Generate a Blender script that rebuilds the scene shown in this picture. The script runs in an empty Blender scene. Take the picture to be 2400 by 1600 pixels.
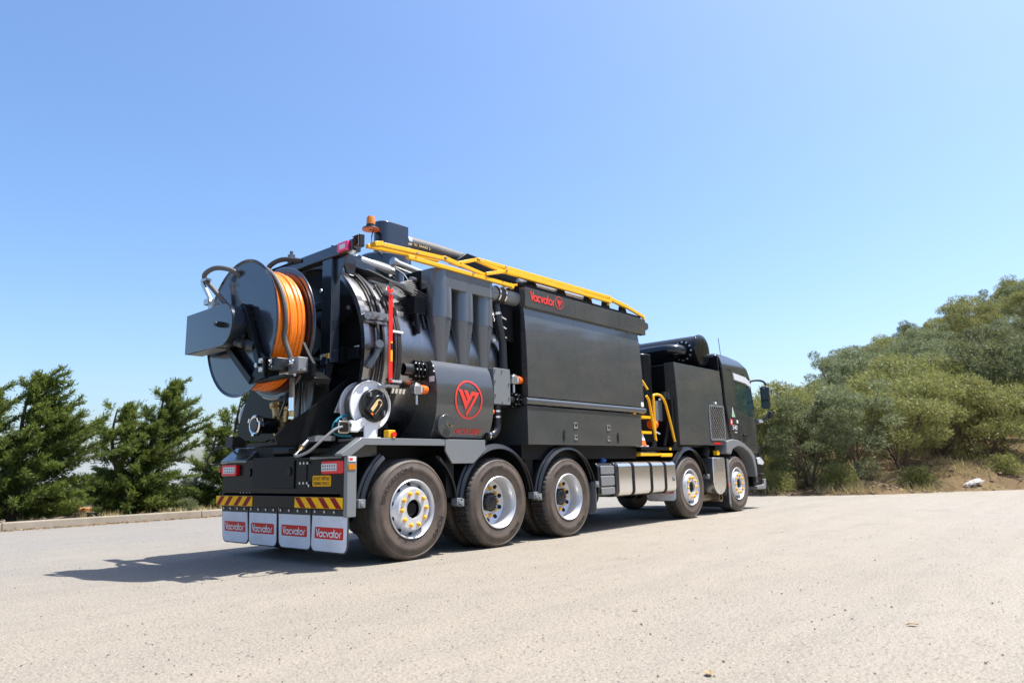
import bpy, bmesh, math, random
import numpy as np
from mathutils import Vector, Matrix
R = math.radians
PI = math.pi
rnd = random.Random(7)
scene = bpy.context.scene
COL = scene.collection

# ------------------------------------------------------------------ camera, sky, sun, exposure
cam = bpy.data.cameras.new('camera'); camo = bpy.data.objects.new('camera', cam); COL.objects.link(camo)
_yaw, _pit, _rol = 0.712685740, 0.178041977, -0.0238466167
_f = Vector((math.cos(_pit)*math.cos(_yaw), math.cos(_pit)*math.sin(_yaw), math.sin(_pit)))
_r = _f.cross(Vector((0, 0, 1))).normalized(); _u = _r.cross(_f)
_r2 = math.cos(_rol)*_r + math.sin(_rol)*_u; _u2 = -math.sin(_rol)*_r + math.cos(_rol)*_u
CAMP = Vector((-4.10358758, -6.87190358, 0.906340098))
camo.matrix_world = Matrix(((_r2.x, _u2.x, -_f.x, CAMP.x), (_r2.y, _u2.y, -_f.y, CAMP.y), (_r2.z, _u2.z, -_f.z, CAMP.z), (0, 0, 0, 1)))
cam.sensor_width = 36; cam.lens = 1639.74872/2400*36; cam.clip_end = 6000; cam.clip_start = .05
cam.dof.use_dof = True; cam.dof.focus_distance = 7.6; cam.dof.aperture_fstop = 2.0
scene.camera = camo

SUN = Vector((0.33, -0.27, 1.0)).normalized()
w = bpy.data.worlds.new('World'); scene.world = w; w.use_nodes = True
wn = w.node_tree; bg = wn.nodes['Background']
sky = wn.nodes.new('ShaderNodeTexSky'); sky.sky_type = 'NISHITA'; sky.sun_disc = False
sky.sun_elevation = math.asin(SUN.z); sky.sun_rotation = math.atan2(SUN.x, SUN.y)
sky.altitude = 0; sky.air_density = 1.0; sky.dust_density = 2.4; sky.ozone_density = 4.5
hs = wn.nodes.new('ShaderNodeHueSaturation'); hs.inputs['Saturation'].default_value = 1.12; hs.inputs['Hue'].default_value = .501; hs.inputs['Value'].default_value = 1.0
wn.links.new(sky.outputs[0], hs.inputs['Color']); wn.links.new(hs.outputs[0], bg.inputs[0]); bg.inputs[1].default_value = 0.138
sl = bpy.data.lights.new('sun', 'SUN'); sl.energy = 5.0; sl.angle = R(.53); sl.color = (1.0, .968, .915)
so = bpy.data.objects.new('sun', sl); COL.objects.link(so); so.rotation_euler = SUN.to_track_quat('Z', 'Y').to_euler()
scene.view_settings.view_transform = 'Standard'; scene.view_settings.look = 'None'
scene.view_settings.exposure = 0.9; scene.view_settings.gamma = 1.0; scene.view_settings.use_curve_mapping = False

# ------------------------------------------------------------------ materials
class NT:
    def __init__(s, name):
        s.m = bpy.data.materials.new(name); s.m.use_nodes = True; s.t = s.m.node_tree
        s.b = s.t.nodes['Principled BSDF']; s.out = s.t.nodes['Material Output']; s.tc = None
    def n(s, typ, **kw):
        nd = s.t.nodes.new('ShaderNode'+typ)
        for k, v in kw.items():
            k2 = k.replace('_', ' ')
            if k in nd.inputs: s.put(nd.inputs[k], v)
            elif k2 in nd.inputs: s.put(nd.inputs[k2], v)
            elif k[0] == 'i' and k[1:].isdigit(): s.put(nd.inputs[int(k[1:])], v)
            else: setattr(nd, k, v)
        return nd
    def put(s, sock, v):
        if hasattr(v, 'is_output') or isinstance(v, bpy.types.NodeSocket): s.t.links.new(v, sock)
        elif isinstance(v, (tuple, list)) and len(v) == 3 and sock.type == 'RGBA': sock.default_value = (*v, 1)
        else: sock.default_value = v
    def co(s, scale=(1, 1, 1), rot=(0, 0, 0), out='Object'):
        if not s.tc: s.tc = s.t.nodes.new('ShaderNodeTexCoord')
        mp = s.n('Mapping'); s.t.links.new(s.tc.outputs[out], mp.inputs['Vector']); mp.inputs['Scale'].default_value = scale; mp.inputs['Rotation'].default_value = rot
        return mp.outputs[0]
    def noise(s, scale, detail=4, rough=.55, vec=None, dist=0):
        nd = s.n('TexNoise', Scale=scale, Detail=detail, Roughness=rough, Distortion=dist)
        s.t.links.new(vec if vec is not None else s.co(), nd.inputs['Vector']); return nd.outputs['Fac']
    def ramp(s, fac, *stops):
        nd = s.n('ValToRGB'); s.t.links.new(fac, nd.inputs[0]); cr = nd.color_ramp
        while len(cr.elements) < len(stops): cr.elements.new(.5)
        for e, (p, c) in zip(cr.elements, stops):
            e.position = p; e.color = (c, c, c, 1) if isinstance(c, (int, float)) else (*c, 1)
        return nd.outputs[0]
    def mix(s, fac, a, b, bt='MIX'):
        nd = s.n('MixRGB', blend_type=bt); s.put(nd.inputs[0], fac); s.put(nd.inputs[1], a); s.put(nd.inputs[2], b); return nd.outputs[0]
    def math(s, op, a, b=0.0):
        nd = s.n('Math', operation=op); s.put(nd.inputs[0], a); s.put(nd.inputs[1], b); return nd.outputs[0]
    def bump(s, h, strength=.3, dist=.01):
        nd = s.n('Bump', Strength=strength, Distance=dist); s.t.links.new(h, nd.inputs['Height']); s.t.links.new(nd.outputs[0], s.b.inputs['Normal'])
    def set(s, **kw):
        for k, v in kw.items(): s.put(s.b.inputs[k.replace('_', ' ')], v)
        return s.m
M = {}
def paint(name, col, rough=.3, coat=.0, metal=0., dust=.12, dcol=(.32, .28, .23), ns=2.5, spec=.5, wav=0):
    t = NT(name); n1 = t.noise(ns, 6, .65); n2 = t.noise(ns*14, 3, .6)
    d = t.math('MULTIPLY', t.ramp(n1, (.42, 0.), (.75, 1.)), dust)
    c = t.mix(t.math('MULTIPLY', n2, .16), col, tuple(x*.75 for x in col))
    c = t.mix(d, c, dcol)
    rg = t.math('ADD', t.math('MULTIPLY', n1, .16), rough-.08)
    if wav: t.bump(t.noise(1.3, 0, .3, t.co((1, 1, .7))), wav, .03)
    M[name] = t.set(Base_Color=c, Roughness=rg, Metallic=metal, Coat_Weight=coat, Coat_Roughness=.06, Specular_IOR_Level=spec)
    return M[name]
paint('gunmetal', (.052, .056, .056), .28, .9, dust=.03, wav=.05)
paint('cab_paint', (.034, .037, .037), .26, .9, dust=.03, wav=.03)
paint('gunmetal_sky', (.028, .036, .050), .22, .8, .45, dust=.015, wav=.04)  # gunmetal with the sky's blue reflection mixed into its colour
paint('cyclone_sky_grey', (.098, .110, .126), .22, .9, .15, dust=.03, wav=.03)  # base lifted towards blue grey to carry the sky reflected on the cyclones
paint('tyre_text', (.030, .026, .023), .6, dust=0, spec=.2)
paint('black', (.006, .007, .008), .30, .0, dust=.012, spec=.16)
paint('gloss_black', (.006, .007, .009), .16, .3, dust=.01)
paint('void', (.0015, .0015, .0015), .9, dust=0, spec=0)
paint('black_matt', (.008, .008, .009), .5, dust=.02, spec=.2)
paint('deck_grey', (.165, .178, .185), .38, .2, dust=.08)
paint('yellow', (.88, .46, .004), .35, .1, dust=.02)
paint('red', (.78, .020, .010), .35, .15, dust=.02)
paint('decal_red', (.72, .045, .03), .4, dust=.02)
paint('white', (.74, .75, .76), .35, .2, dust=.08)
paint('flap_white', (.70, .71, .75), .45, dust=.34, ns=3.5)
paint('label_red', (.62, .018, .010), .45, dust=.02, spec=.25)
paint('sign_yellow', (.98, .50, .0), .5, dust=.0, spec=.2)
paint('chevron_red', (.26, .003, .005), .5, dust=.0, spec=.2)
paint('silver', (.60, .61, .63), .33, .3, .35, dust=.10)
paint('steel', (.55, .55, .55), .3, metal=.9, dust=.08)
paint('stainless', (.30, .30, .30), .27, metal=1., dust=.04, ns=4)
paint('tip', (.30, .24, .17), .35, metal=.8, dust=.2)
paint('chrome', (.85, .85, .86), .1, metal=1., dust=.02)
paint('brass', (.52, .38, .18), .38, metal=.75, dust=.10)
paint('rubber', (.022, .021, .021), .6, dust=.10)
paint('plastic', (.010, .011, .013), .33, dust=.03)
paint('beige', (.75, .52, .24), .45, dust=.03)
paint('grey_plastic', (.17, .175, .18), .5, dust=.1)
paint('teal', (.006, .16, .24), .35, .2, dust=.02)
paint('hose_grey', (.085, .078, .07), .55, dust=.15)
paint('orange_plastic', (.92, .15, .004), .35, .2, dust=.03)
paint('blue_cap', (.01, .09, .35), .35, .2, dust=.03)
paint('tail_red', (.75, .004, .010), .2, .25, dust=.0, spec=.3)
paint('tail_pink', (.80, .03, .16), .2, .6, dust=.02)
paint('lens_clear', (.62, .63, .66), .12, .6, dust=.02)
paint('oxide', (.055, .012, .012), .4, .2, dust=.08)
paint('green', (.25, .55, .22), .4, dust=.03)
def m_alu():
    t = NT('aluminium'); n = t.noise(6, 4, .6, t.co((.4, 1, 60)))
    M['aluminium'] = t.set(Base_Color=t.mix(n, (.72, .72, .71), (.86, .85, .83)), Metallic=.95, Roughness=t.math('ADD', t.math('MULTIPLY', n, .14), .16))
m_alu()
def m_hose():
    t = NT('orange_hose'); n = t.noise(3, 4); s = t.noise(40, 2)
    M['orange_hose'] = t.set(Base_Color=t.mix(t.ramp(n, (.4, 0), (.75, .5)), (.90, .195, .003), (.95, .29, .008)), Roughness=t.math('ADD', t.math('MULTIPLY', s, .12), .28), Coat_Weight=.12)
m_hose()
def m_amber(name, c, em=0):
    t = NT(name); M[name] = t.set(Base_Color=c, Roughness=.12, Transmission_Weight=.45, IOR=1.49, Coat_Weight=.4)
m_amber('amber', (.95, .30, .01))
def m_tyre(name, side):
    t = NT(name); n1 = t.noise(5, 5, .65); n2 = t.noise(60, 3, .6)
    a, b = ((.122, .088, .064), (.052, .038, .029)) if side else ((.12, .105, .09), (.03, .028, .027))
    c = t.mix(t.ramp(n1, (.3, 0), (.7, 1)), a, b); c = t.mix(t.math('MULTIPLY', n2, .35), c, (.035, .03, .027))
    t.bump(n2, .25, .004); M[name] = t.set(Base_Color=c, Roughness=.62)
m_tyre('sidewall', True); m_tyre('tread', False)
def m_glass():
    t = NT('glass'); M['glass'] = t.set(Base_Color=(.012, .03, .034), Roughness=.03, Metallic=0, IOR=1.6, Coat_Weight=1., Coat_Roughness=.02)
m_glass()

def m_ground():
    t = NT('pale_asphalt')
    big = t.noise(.16, 4, .6); mid = t.noise(.9, 5, .65, t.co((.35, 1.2, 1), (0, 0, .35)))
    fine = t.noise(46, 4, .75); grit = t.noise(90, 3, .65); streak = t.noise(1.3, 4, .6, t.co((.05, 1.6, 1), (0, 0, -.06)))
    # warm worn surface near, cooler greyer lane beside the kerb
    sep = t.n('SeparateXYZ'); t.t.links.new(t.co(), sep.inputs[0])
    lane = t.ramp(t.math('ADD', t.math('MULTIPLY', sep.outputs[1], .08), t.math('MULTIPLY', big, .6)), (.15, 0.), (.62, 1.))
    base = t.mix(lane, (.232, .202, .158), (.176, .173, .164))
    pale = t.ramp(t.math('ADD', t.math('MULTIPLY', sep.outputs[1], -.06), t.math('ADD', t.math('MULTIPLY', sep.outputs[0], .035), t.math('MULTIPLY', t.noise(.35, 4, .6), .55))), (.50, 0.), (.95, 1.))
    base = t.mix(t.math('MULTIPLY', pale, .75), base, (.275, .252, .216))
    base = t.mix(t.ramp(mid, (.35, .0), (.7, .35)), base, (.29, .25, .196))
    base = t.mix(t.math('MULTIPLY', t.ramp(streak, (.45, 0), (.7, 1)), .26), base, (.150, .136, .118))
    base = t.mix(t.math('MULTIPLY', t.ramp(t.noise(3.2, 5, .7, t.co((.6, 1.3, 1), (0, 0, .2))), (.46, 0.), (.70, 1.)), .30), base, (.135, .118, .098))
    base = t.mix(t.math('MULTIPLY', t.ramp(t.noise(.55, 3, .5, t.co((1, 1.6, 1))), (.66, 0.), (.74, 1.)), .28), base, (.10, .09, .08))
    base = t.mix(t.ramp(fine, (.33, .75), (.51, 0.)), base, (.055, .047, .038))
    base = t.mix(t.ramp(grit, (.52, 0.), (.66, .7)), base, (.46, .42, .36))
    vor = t.n('TexVoronoi', Scale=26.); t.t.links.new(t.co(), vor.inputs['Vector'])
    holes = t.math('MULTIPLY', t.ramp(vor.outputs['Distance'], (.16, 1.), (.24, 0.)), t.ramp(t.noise(9, 2), (.50, 0.), (.58, 1.)))
    base = t.mix(t.math('MULTIPLY', holes, .6), base, (.04, .034, .028))
    t.bump(t.math('ADD', t.math('ADD', fine, t.math('MULTIPLY', grit, .5)), t.math('MULTIPLY', holes, -1.)), .55, .008)
    M['ground'] = t.set(Base_Color=base, Roughness=.82, Specular_IOR_Level=.25)
m_ground()
def m_soil(name, a, b, c):
    t = NT(name); n1 = t.noise(.6, 5, .65); n2 = t.noise(9, 5, .7); n3 = t.noise(55, 3, .7)
    col = t.mix(t.ramp(n1, (.38, 0), (.62, 1)), a, b); col = t.mix(t.ramp(n2, (.5, 0), (.72, .8)), col, c); col = t.mix(t.ramp(n3, (.3, .5), (.55, 0)), col, tuple(x*.4 for x in a))
    t.bump(t.math('ADD', n2, n3), .8, .05); M[name] = t.set(Base_Color=col, Roughness=.95, Specular_IOR_Level=.1)
m_soil('hill_soil', (.145, .098, .055), (.24, .168, .088), (.07, .054, .035))
m_soil('verge_soil', (.22, .175, .125), (.31, .26, .19), (.11, .09, .06))
m_soil('far_hill_haze', (.17, .19, .19), (.23, .24, .235), (.14, .16, .16))  # pale blue grey: distance haze mixed into the colour
m_soil('bank_stone', (.24, .18, .12), (.33, .27, .19), (.15, .11, .08))
m_soil('rock', (.55, .53, .49), (.66, .64, .60), (.38, .36, .33))
def m_conc():
    t = NT('kerb_concrete'); n1 = t.noise(1.6, 6, .7); n2 = t.noise(45, 4, .7); n3 = t.noise(5, 4, .6, t.co((1, 1, 3)))
    col = t.mix(t.ramp(n1, (.35, 0), (.65, 1)), (.215, .178, .132), (.295, .255, .20)); col = t.mix(t.ramp(n2, (.35, .45), (.55, 0)), col, (.2, .18, .15)); col = t.mix(t.ramp(n3, (.58, 0), (.72, .6)), col, (.25, .215, .17))
    t.bump(n2, .4, .01); M['kerb'] = t.set(Base_Color=col, Roughness=.9, Specular_IOR_Level=.2)
m_conc()
def m_leaf(name, a, b, c, trans=.3, ns=1.2):
    t = NT(name); n1 = t.noise(ns, 3, .6); n2 = t.noise(23, 2, .5)
    col = t.mix(t.ramp(n1, (.35, 0), (.65, 1)), a, b); col = t.mix(t.ramp(n2, (.45, 0), (.75, .8)), col, c)
    t.set(Base_Color=col, Roughness=.55, Specular_IOR_Level=.3)
    tr = t.n('BsdfTranslucent', Color=t.mix(.5, col, tuple(min(1, x*1.6) for x in c))); mx = t.n('MixShader', i0=trans, i1=t.b.outputs[0], i2=tr.outputs[0])
    t.t.links.new(mx.outputs[0], t.out.inputs[0]); M[name] = t.m
m_leaf('cypress_leaf', (.032, .068, .014), (.086, .132, .025), (.22, .25, .05), .33, .9)
m_leaf('wattle_leaf', (.132, .150, .043), (.188, .202, .062), (.30, .29, .09), .30, .5)
m_leaf('wattle_leaf_grey', (.118, .150, .068), (.155, .185, .09), (.24, .26, .13), .30, .5)
m_leaf('wattle_leaf_dark', (.065, .095, .038), (.10, .125, .05), (.19, .19, .08), .3, .5)
m_leaf('dry_grass', (.36, .27, .12), (.44, .35, .18), (.28, .26, .10), .2)
m_leaf('scrub_leaf', (.20, .19, .11), (.26, .24, .15), (.16, .19, .09), .2)
paint('bark', (.075, .055, .042), .9, dust=.1, ns=8)
paint('bark_brown', (.11, .075, .045), .9, dust=.1, ns=8)
paint('leaf_litter', (.30, .19, .09), .85, dust=.2, ns=6)
paint('pebble', (.03, .025, .02), .8, dust=.1, ns=20)
paint('ochre', (.45, .20, .06), .8, dust=.2)

# ------------------------------------------------------------------ mesh builder
class MB:
    def __init__(s): s.v = []; s.f = []; s.mi = []
    def add(s, vs, fs, m=0):
        o = len(s.v); s.v += [tuple(v) for v in vs]; s.f += [tuple(i+o for i in f) for f in fs]; s.mi += [m]*len(fs); return s
    def box(s, x0, x1, y0, y1, z0, z1, m=0):
        return s.add([(x0, y0, z0), (x1, y0, z0), (x1, y1, z0), (x0, y1, z0), (x0, y0, z1), (x1, y0, z1), (x1, y1, z1), (x0, y1, z1)],
                     [(3, 2, 1, 0), (4, 5, 6, 7), (0, 1, 5, 4), (1, 2, 6, 5), (2, 3, 7, 6), (3, 0, 4, 7)], m)
    def prism(s, poly, ax, a0, a1, m=0):
        f = {'x': lambda p, a: (a, p[0], p[1]), 'y': lambda p, a: (p[0], a, p[1]), 'z': lambda p, a: (p[0], p[1], a)}[ax]
        n = len(poly); vs = [f(p, a0) for p in poly]+[f(p, a1) for p in poly]
        return s.add(vs, [tuple(range(n))[::-1], tuple(range(n, 2*n))]+[(i, (i+1) % n, n+(i+1) % n, n+i) for i in range(n)], m)
    def frame(s, d):
        d = Vector(d).normalized(); a = Vector((0, 0, 1)) if abs(d.z) < .95 else Vector((1, 0, 0))
        u = d.cross(a).normalized(); return u, u.cross(d)
    def cyl(s, p0, p1, r0, r1=None, n=20, m=0, cap=True):
        p0 = Vector(p0); p1 = Vector(p1); r1 = r0 if r1 is None else r1; u, v = s.frame(p1-p0); vs = []
        for p, r in ((p0, r0), (p1, r1)):
            for i in range(n): a = 2*PI*i/n; vs.append(p+u*(r*math.cos(a))+v*(r*math.sin(a)))
        fs = [(i, (i+1) % n, n+(i+1) % n, n+i) for i in range(n)]
        if cap: fs += [tuple(range(n))[::-1], tuple(range(n, 2*n))]
        return s.add(vs, fs, m)
    def lathe(s, prof, org, axis, n=32, m=0, a0=0, a1=2*PI, close=True, ref=None):
        """prof: list of (radius, height along axis)"""
        d = Vector(axis).normalized(); u, v = s.frame(d) if ref is None else (Vector(ref), d.cross(Vector(ref)))
        org = Vector(org); full = abs(a1-a0-2*PI) < 1e-6; k = n if full else n+1; vs = []
        for i in range(k):
            a = a0+(a1-a0)*i/n
            for r, h in prof: vs.append(org+d*h+(u*math.cos(a)+v*math.sin(a))*r)
        L = len(prof); fs = []; J = L if close else L-1
        for i in range(n):
            i2 = (i+1) % k
            for j in range(J):
                j2 = (j+1) % L; fs.append((i*L+j, i2*L+j, i2*L+j2, i*L+j2))
        if close and not full: fs += [tuple(range(L))[::-1], tuple(n*L+j for j in range(L))]
        return s.add(vs, fs, m)
    def tube(s, pts, r, n=8, m=0, closed=False, cap=True, rf=None):
        P = [Vector(p) for p in pts]; N = len(P); vs = []; u = None
        for i in range(N):
            if closed: d = P[(i+1) % N]-P[i-1]
            else: d = P[min(i+1, N-1)]-P[max(i-1, 0)]
            d.normalize()
            if u is None: u, _ = s.frame(d)
            else: u = (u-d*u.dot(d)).normalized()
            v = d.cross(u); rr = rf(i) if rf else r
            for k in range(n): a = 2*PI*k/n; vs.append(P[i]+u*(rr*math.cos(a))+v*(rr*math.sin(a)))
        fs = []
        for i in range(N if closed else N-1):
            j = (i+1) % N
            for k in range(n): k2 = (k+1) % n; fs.append((i*n+k, i*n+k2, j*n+k2, j*n+k))
        if cap and not closed: fs += [tuple(range(n))[::-1], tuple((N-1)*n+k for k in range(n))]
        return s.add(vs, fs, m)
    def bar(s, p0, p1, wd, hd, m=0, up=(0, 0, 1)):
        p0 = Vector(p0); p1 = Vector(p1); d = (p1-p0).normalized(); up = Vector(up)
        if abs(d.dot(up)) > .95: up = Vector((0, 1, 0))
        sd = d.cross(up).normalized(); u = sd.cross(d); vs = []
        for p in (p0, p1):
            for a, b in ((-1, -1), (1, -1), (1, 1), (-1, 1)): vs.append(p+sd*(a*wd/2)+u*(b*hd/2))
        return s.add(vs, [(3, 2, 1, 0), (4, 5, 6, 7), (0, 1, 5, 4), (1, 2, 6, 5), (2, 3, 7, 6), (3, 0, 4, 7)], m)
    def ball(s, c, r, n=10, m=0, sz=(1, 1, 1)):
        c = Vector(c); vs = []; fs = []; h = n//2
        for i in range(h+1):
            t = PI*i/h
            for k in range(n): a = 2*PI*k/n; vs.append((c.x+r*sz[0]*math.sin(t)*math.cos(a), c.y+r*sz[1]*math.sin(t)*math.sin(a), c.z+r*sz[2]*math.cos(t)))
        for i in range(h):
            for k in range(n): k2 = (k+1) % n; fs.append((i*n+k, i*n+k2, (i+1)*n+k2, (i+1)*n+k))
        return s.add(vs, fs, m)
    def mesh(s, name, mats, sharp=34):
        me = bpy.data.meshes.new(name); me.from_pydata(s.v, [], s.f)
        for k in mats: me.materials.append(M[k])
        me.polygons.foreach_set('material_index', s.mi)
        b = bmesh.new(); b.from_mesh(me); bmesh.ops.remove_doubles(b, verts=b.verts, dist=1e-6); bmesh.ops.recalc_face_normals(b, faces=b.faces); b.to_mesh(me); b.free()
        me.polygons.foreach_set('use_smooth', [True]*len(me.polygons)); me.set_sharp_from_angle(angle=R(sharp)); return me
    def build(s, name, mats, parent=None, bevel=0, loc=None, label=None, sharp=34):
        if isinstance(mats, str): mats = [mats]
        o = bpy.data.objects.new(name, s.mesh(name, mats, sharp)); COL.objects.link(o); o.parent = parent
        if loc: o.location = loc
        if label: o['label'] = label
        if bevel:
            b = o.modifiers.new('bevel', 'BEVEL'); b.width = bevel; b.segments = 2; b.limit_method = 'ANGLE'; b.angle_limit = R(40)
        return o
def empty(name, loc=(0, 0, 0), rz=0, parent=None):
    o = bpy.data.objects.new(name, None); COL.objects.link(o); o.location = loc; o.rotation_euler = (0, 0, rz); o.parent = parent; return o
def tag(o, label=None, cat=None, group=None, kind=None):
    for k, v in (('label', label), ('category', cat), ('group', group), ('kind', kind)):
        if v: o[k] = v
    return o
def copy_tree(o, parent=None):
    c = o.copy(); COL.objects.link(c); c.parent = parent
    for ch in list(o.children): copy_tree(ch, c)
    return c
def smooth(pts, k=6, closed=False):
    P = [Vector(p) for p in pts]; n = len(P); out = []
    for i in range(n if closed else n-1):
        g = (lambda j: P[j % n]) if closed else (lambda j: P[max(0, min(n-1, j))])
        a, b, c, d = g(i-1), g(i), g(i+1), g(i+2)
        for t in range(k):
            t /= k; out.append(.5*((2*b)+(c-a)*t+(2*a-5*b+4*c-d)*t*t+(3*b-3*c+d-a)*t**3))
    if not closed: out.append(P[-1])
    return out
def rrect(x0, x1, z0, z1, r, n=4):
    out = []
    for cx, cz, a in ((x1-r, z0+r, -90), (x1-r, z1-r, 0), (x0+r, z1-r, 90), (x0+r, z0+r, 180)):
        for i in range(n+1): t = R(a+90*i/n); out.append((cx+r*math.cos(t), cz+r*math.sin(t)))
    return out
def bolts(lst, r=.014, h=.012, d=(0, -1, 0), parent=None, mat='steel', n=6):
    m = MB(); d = Vector(d)
    for p in lst: p = Vector(p); m.cyl(p-d*.004, p+d*h, r, r*.85, n)
    o = m.build('bolts', mat, parent); o['kind'] = 'stuff'; return o
_tc = {}
def textgeo(s):
    """flat lettering in the built-in font -> (verts, faces, width, y0, y1)"""
    if s in _tc: return _tc[s]
    c = bpy.data.curves.new('t', 'FONT'); c.body = s; c.resolution_u = 3; c.offset = .012; o = bpy.data.objects.new('t', c); COL.objects.link(o)
    bpy.context.view_layer.update(); ev = o.evaluated_get(bpy.context.evaluated_depsgraph_get()); me = ev.to_mesh()
    vs = [tuple(v.co[:2]) for v in me.vertices]; fs = [tuple(p.vertices) for p in me.polygons]; ev.to_mesh_clear()
    bpy.data.objects.remove(o); bpy.data.curves.remove(c)
    xs = [v[0] for v in vs]; ys = [v[1] for v in vs]; x0, x1, y0, y1 = min(xs), max(xs), min(ys), max(ys)
    _tc[s] = ([((x-x0)/(x1-x0), (y-y0)/(y1-y0)) for x, y in vs], fs); return _tc[s]
def lettering(mb, s, org, xd, yd, wd, ht, m=0, slant=0):
    vs, fs = textgeo(s); org = Vector(org); xd = Vector(xd); yd = Vector(yd)
    return mb.add([org+xd*(x*wd+slant*y*ht)+yd*(y*ht) for x, y in vs], fs, m)
def poly_plate(mb, pts, org, xd, yd, sc, m=0, th=.002):
    org = Vector(org); xd = Vector(xd); yd = Vector(yd); nd = xd.cross(yd).normalized(); n = len(pts)
    a = [org+xd*(p[0]*sc)+yd*(p[1]*sc) for p in pts]
    return mb.add(a+[p+nd*th for p in a], [tuple(range(n))[::-1], tuple(range(n, 2*n))]+[(i, (i+1) % n, n+(i+1) % n, n+i) for i in range(n)], m)
def stroke(mb, pts, wd, org, xd, yd, sc, m=0, lift=0., closed=False):
    P = [Vector((p[0], p[1])) for p in pts]; n = len(P); L = []; Rr = []
    for i in range(n):
        a = P[i-1] if (i or closed) else P[i]; b = P[(i+1) % n] if (i < n-1 or closed) else P[i]
        d = (b-a).normalized(); q = Vector((-d.y, d.x))*wd/2; L.append(P[i]+q); Rr.append(P[i]-q)
    org = Vector(org); xd = Vector(xd); yd = Vector(yd); nd = xd.cross(yd).normalized()
    vs = [org+xd*(p.x*sc)+yd*(p.y*sc)+nd*lift for p in L+Rr]
    fs = [(i, (i+1) % n, n+(i+1) % n, n+i) for i in range(n if closed else n-1)]
    return mb.add(vs, fs, m)
from mathutils.geometry import tessellate_polygon
def tess(poly, lev=2):
    vs = [tuple(p) for p in poly]; tr = [tuple(t) for t in tessellate_polygon([[Vector((p[0], p[1], 0)) for p in poly]])]
    for _ in range(lev):
        mid = {}; nt = []
        def mp(a, b):
            k = (min(a, b), max(a, b))
            if k not in mid: mid[k] = len(vs); vs.append(((vs[a][0]+vs[b][0])/2, (vs[a][1]+vs[b][1])/2))
            return mid[k]
        for a, b, c in tr: ab, bc, ca = mp(a, b), mp(b, c), mp(c, a); nt += [(a, ab, ca), (ab, b, bc), (ca, bc, c), (ab, bc, ca)]
        tr = nt
    return vs, tr
def arc(cx, cy, r, a0, a1, n=14): return [(cx+r*math.cos(R(a0+(a1-a0)*i/n)), cy+r*math.sin(R(a0+(a1-a0)*i/n))) for i in range(n+1)]
def wordmark(mb, org, xd, yd, wd, ht, m=0):
    """the rounded stroke wordmark; x-height .68, cap 1.0"""
    X = .0; S = .165; xh = .66; r = .28; items = []
    items.append(([(0, 1), (.27, .02)], 0)); items.append(([(.25, .02), (.52, 1)], 0)); X = .50
    def ring(x): return [(x+r+r*math.cos(R(a)), xh/2-.01+(xh/2-.055)*math.sin(R(a))) for a in range(0, 360, 20)]
    def o(x): items.append((ring(x), 1)); return x+2*r
    def a(x): items.append((ring(x), 1)); items.append(([(x+2*r, xh-.0), (x+2*r, .0)], 0)); return x+2*r
    x = .58; x = a(x)+.16
    items.append(([(x+r+r*math.cos(R(t)), xh/2-.01+(xh/2-.055)*math.sin(R(t))) for t in range(50, 311, 20)], 0)); x += 2*r+.02
    items.append(([(x, xh), (x+.24, .02)], 0)); items.append(([(x+.22, .02), (x+.46, xh)], 0)); x += .58
    x = a(x)+.22
    items.append(([(x, 1.0), (x, .18), (x+.04, .08), (x+.14, .05)], 0)); items.append(([(x-.12, xh-.04), (x+.16, xh-.04)], 0)); x += .26
    x = o(x)+.22
    items.append(([(x, 0), (x, xh*.62), (x+.06, xh*.85), (x+.22, xh*.93)], 0)); x += .24
    for i, (p, c) in enumerate(items):
        stroke(mb, [(q[0]/x*wd, q[1]*ht) for q in p], S*ht, org, xd, yd, 1, m, .0004*(i % 4)+.0002, bool(c))
    return mb
EMB = [(400, 468), (470, 472), (562, 690), (580, 690), (512, 480), (580, 482), (625, 600), (665, 498), (825, 510), (580, 1020), (555, 945), (735, 585), (690, 580), (545, 885)]
def emblem(mb, org, xd, yd, rad, m=0):
    stroke(mb, [(rad*math.cos(R(a)), rad*math.sin(R(a))) for a in range(0, 360, 8)], rad*.11, org, xd, yd, 1, m, .0004, True)
    poly_plate(mb, [((p[0]-610)/280*.97, -(p[1]-670)/395*.97) for p in EMB][::-1], org, xd, yd, rad*.93, m, .001)
X, Y, Z = (1, 0, 0), (0, 1, 0), (0, 0, 1)
NY = (0, -1, 0); NX = (-1, 0, 0)
# ------------------------------------------------------------------ ground and setting
def tri_grid(name, pts, nu, nv, mat, kind='structure'):
    me = bpy.data.meshes.new(name); f = [(i*nv+j, (i+1)*nv+j, (i+1)*nv+j+1, i*nv+j+1) for i in range(nu-1) for j in range(nv-1)]
    me.from_pydata(pts, [], f); me.materials.append(M[mat]); me.polygons.foreach_set('use_smooth', [True]*len(f))
    o = bpy.data.objects.new(name, me); COL.objects.link(o); o['kind'] = kind; return o
g = MB(); S = 4500; g.add([(-S, -S, 0), (S, -S, 0), (S, S, 0), (-S, S, 0)], [(0, 1, 2, 3)]); o = g.build('ground', 'ground'); o['kind'] = 'structure'
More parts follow.
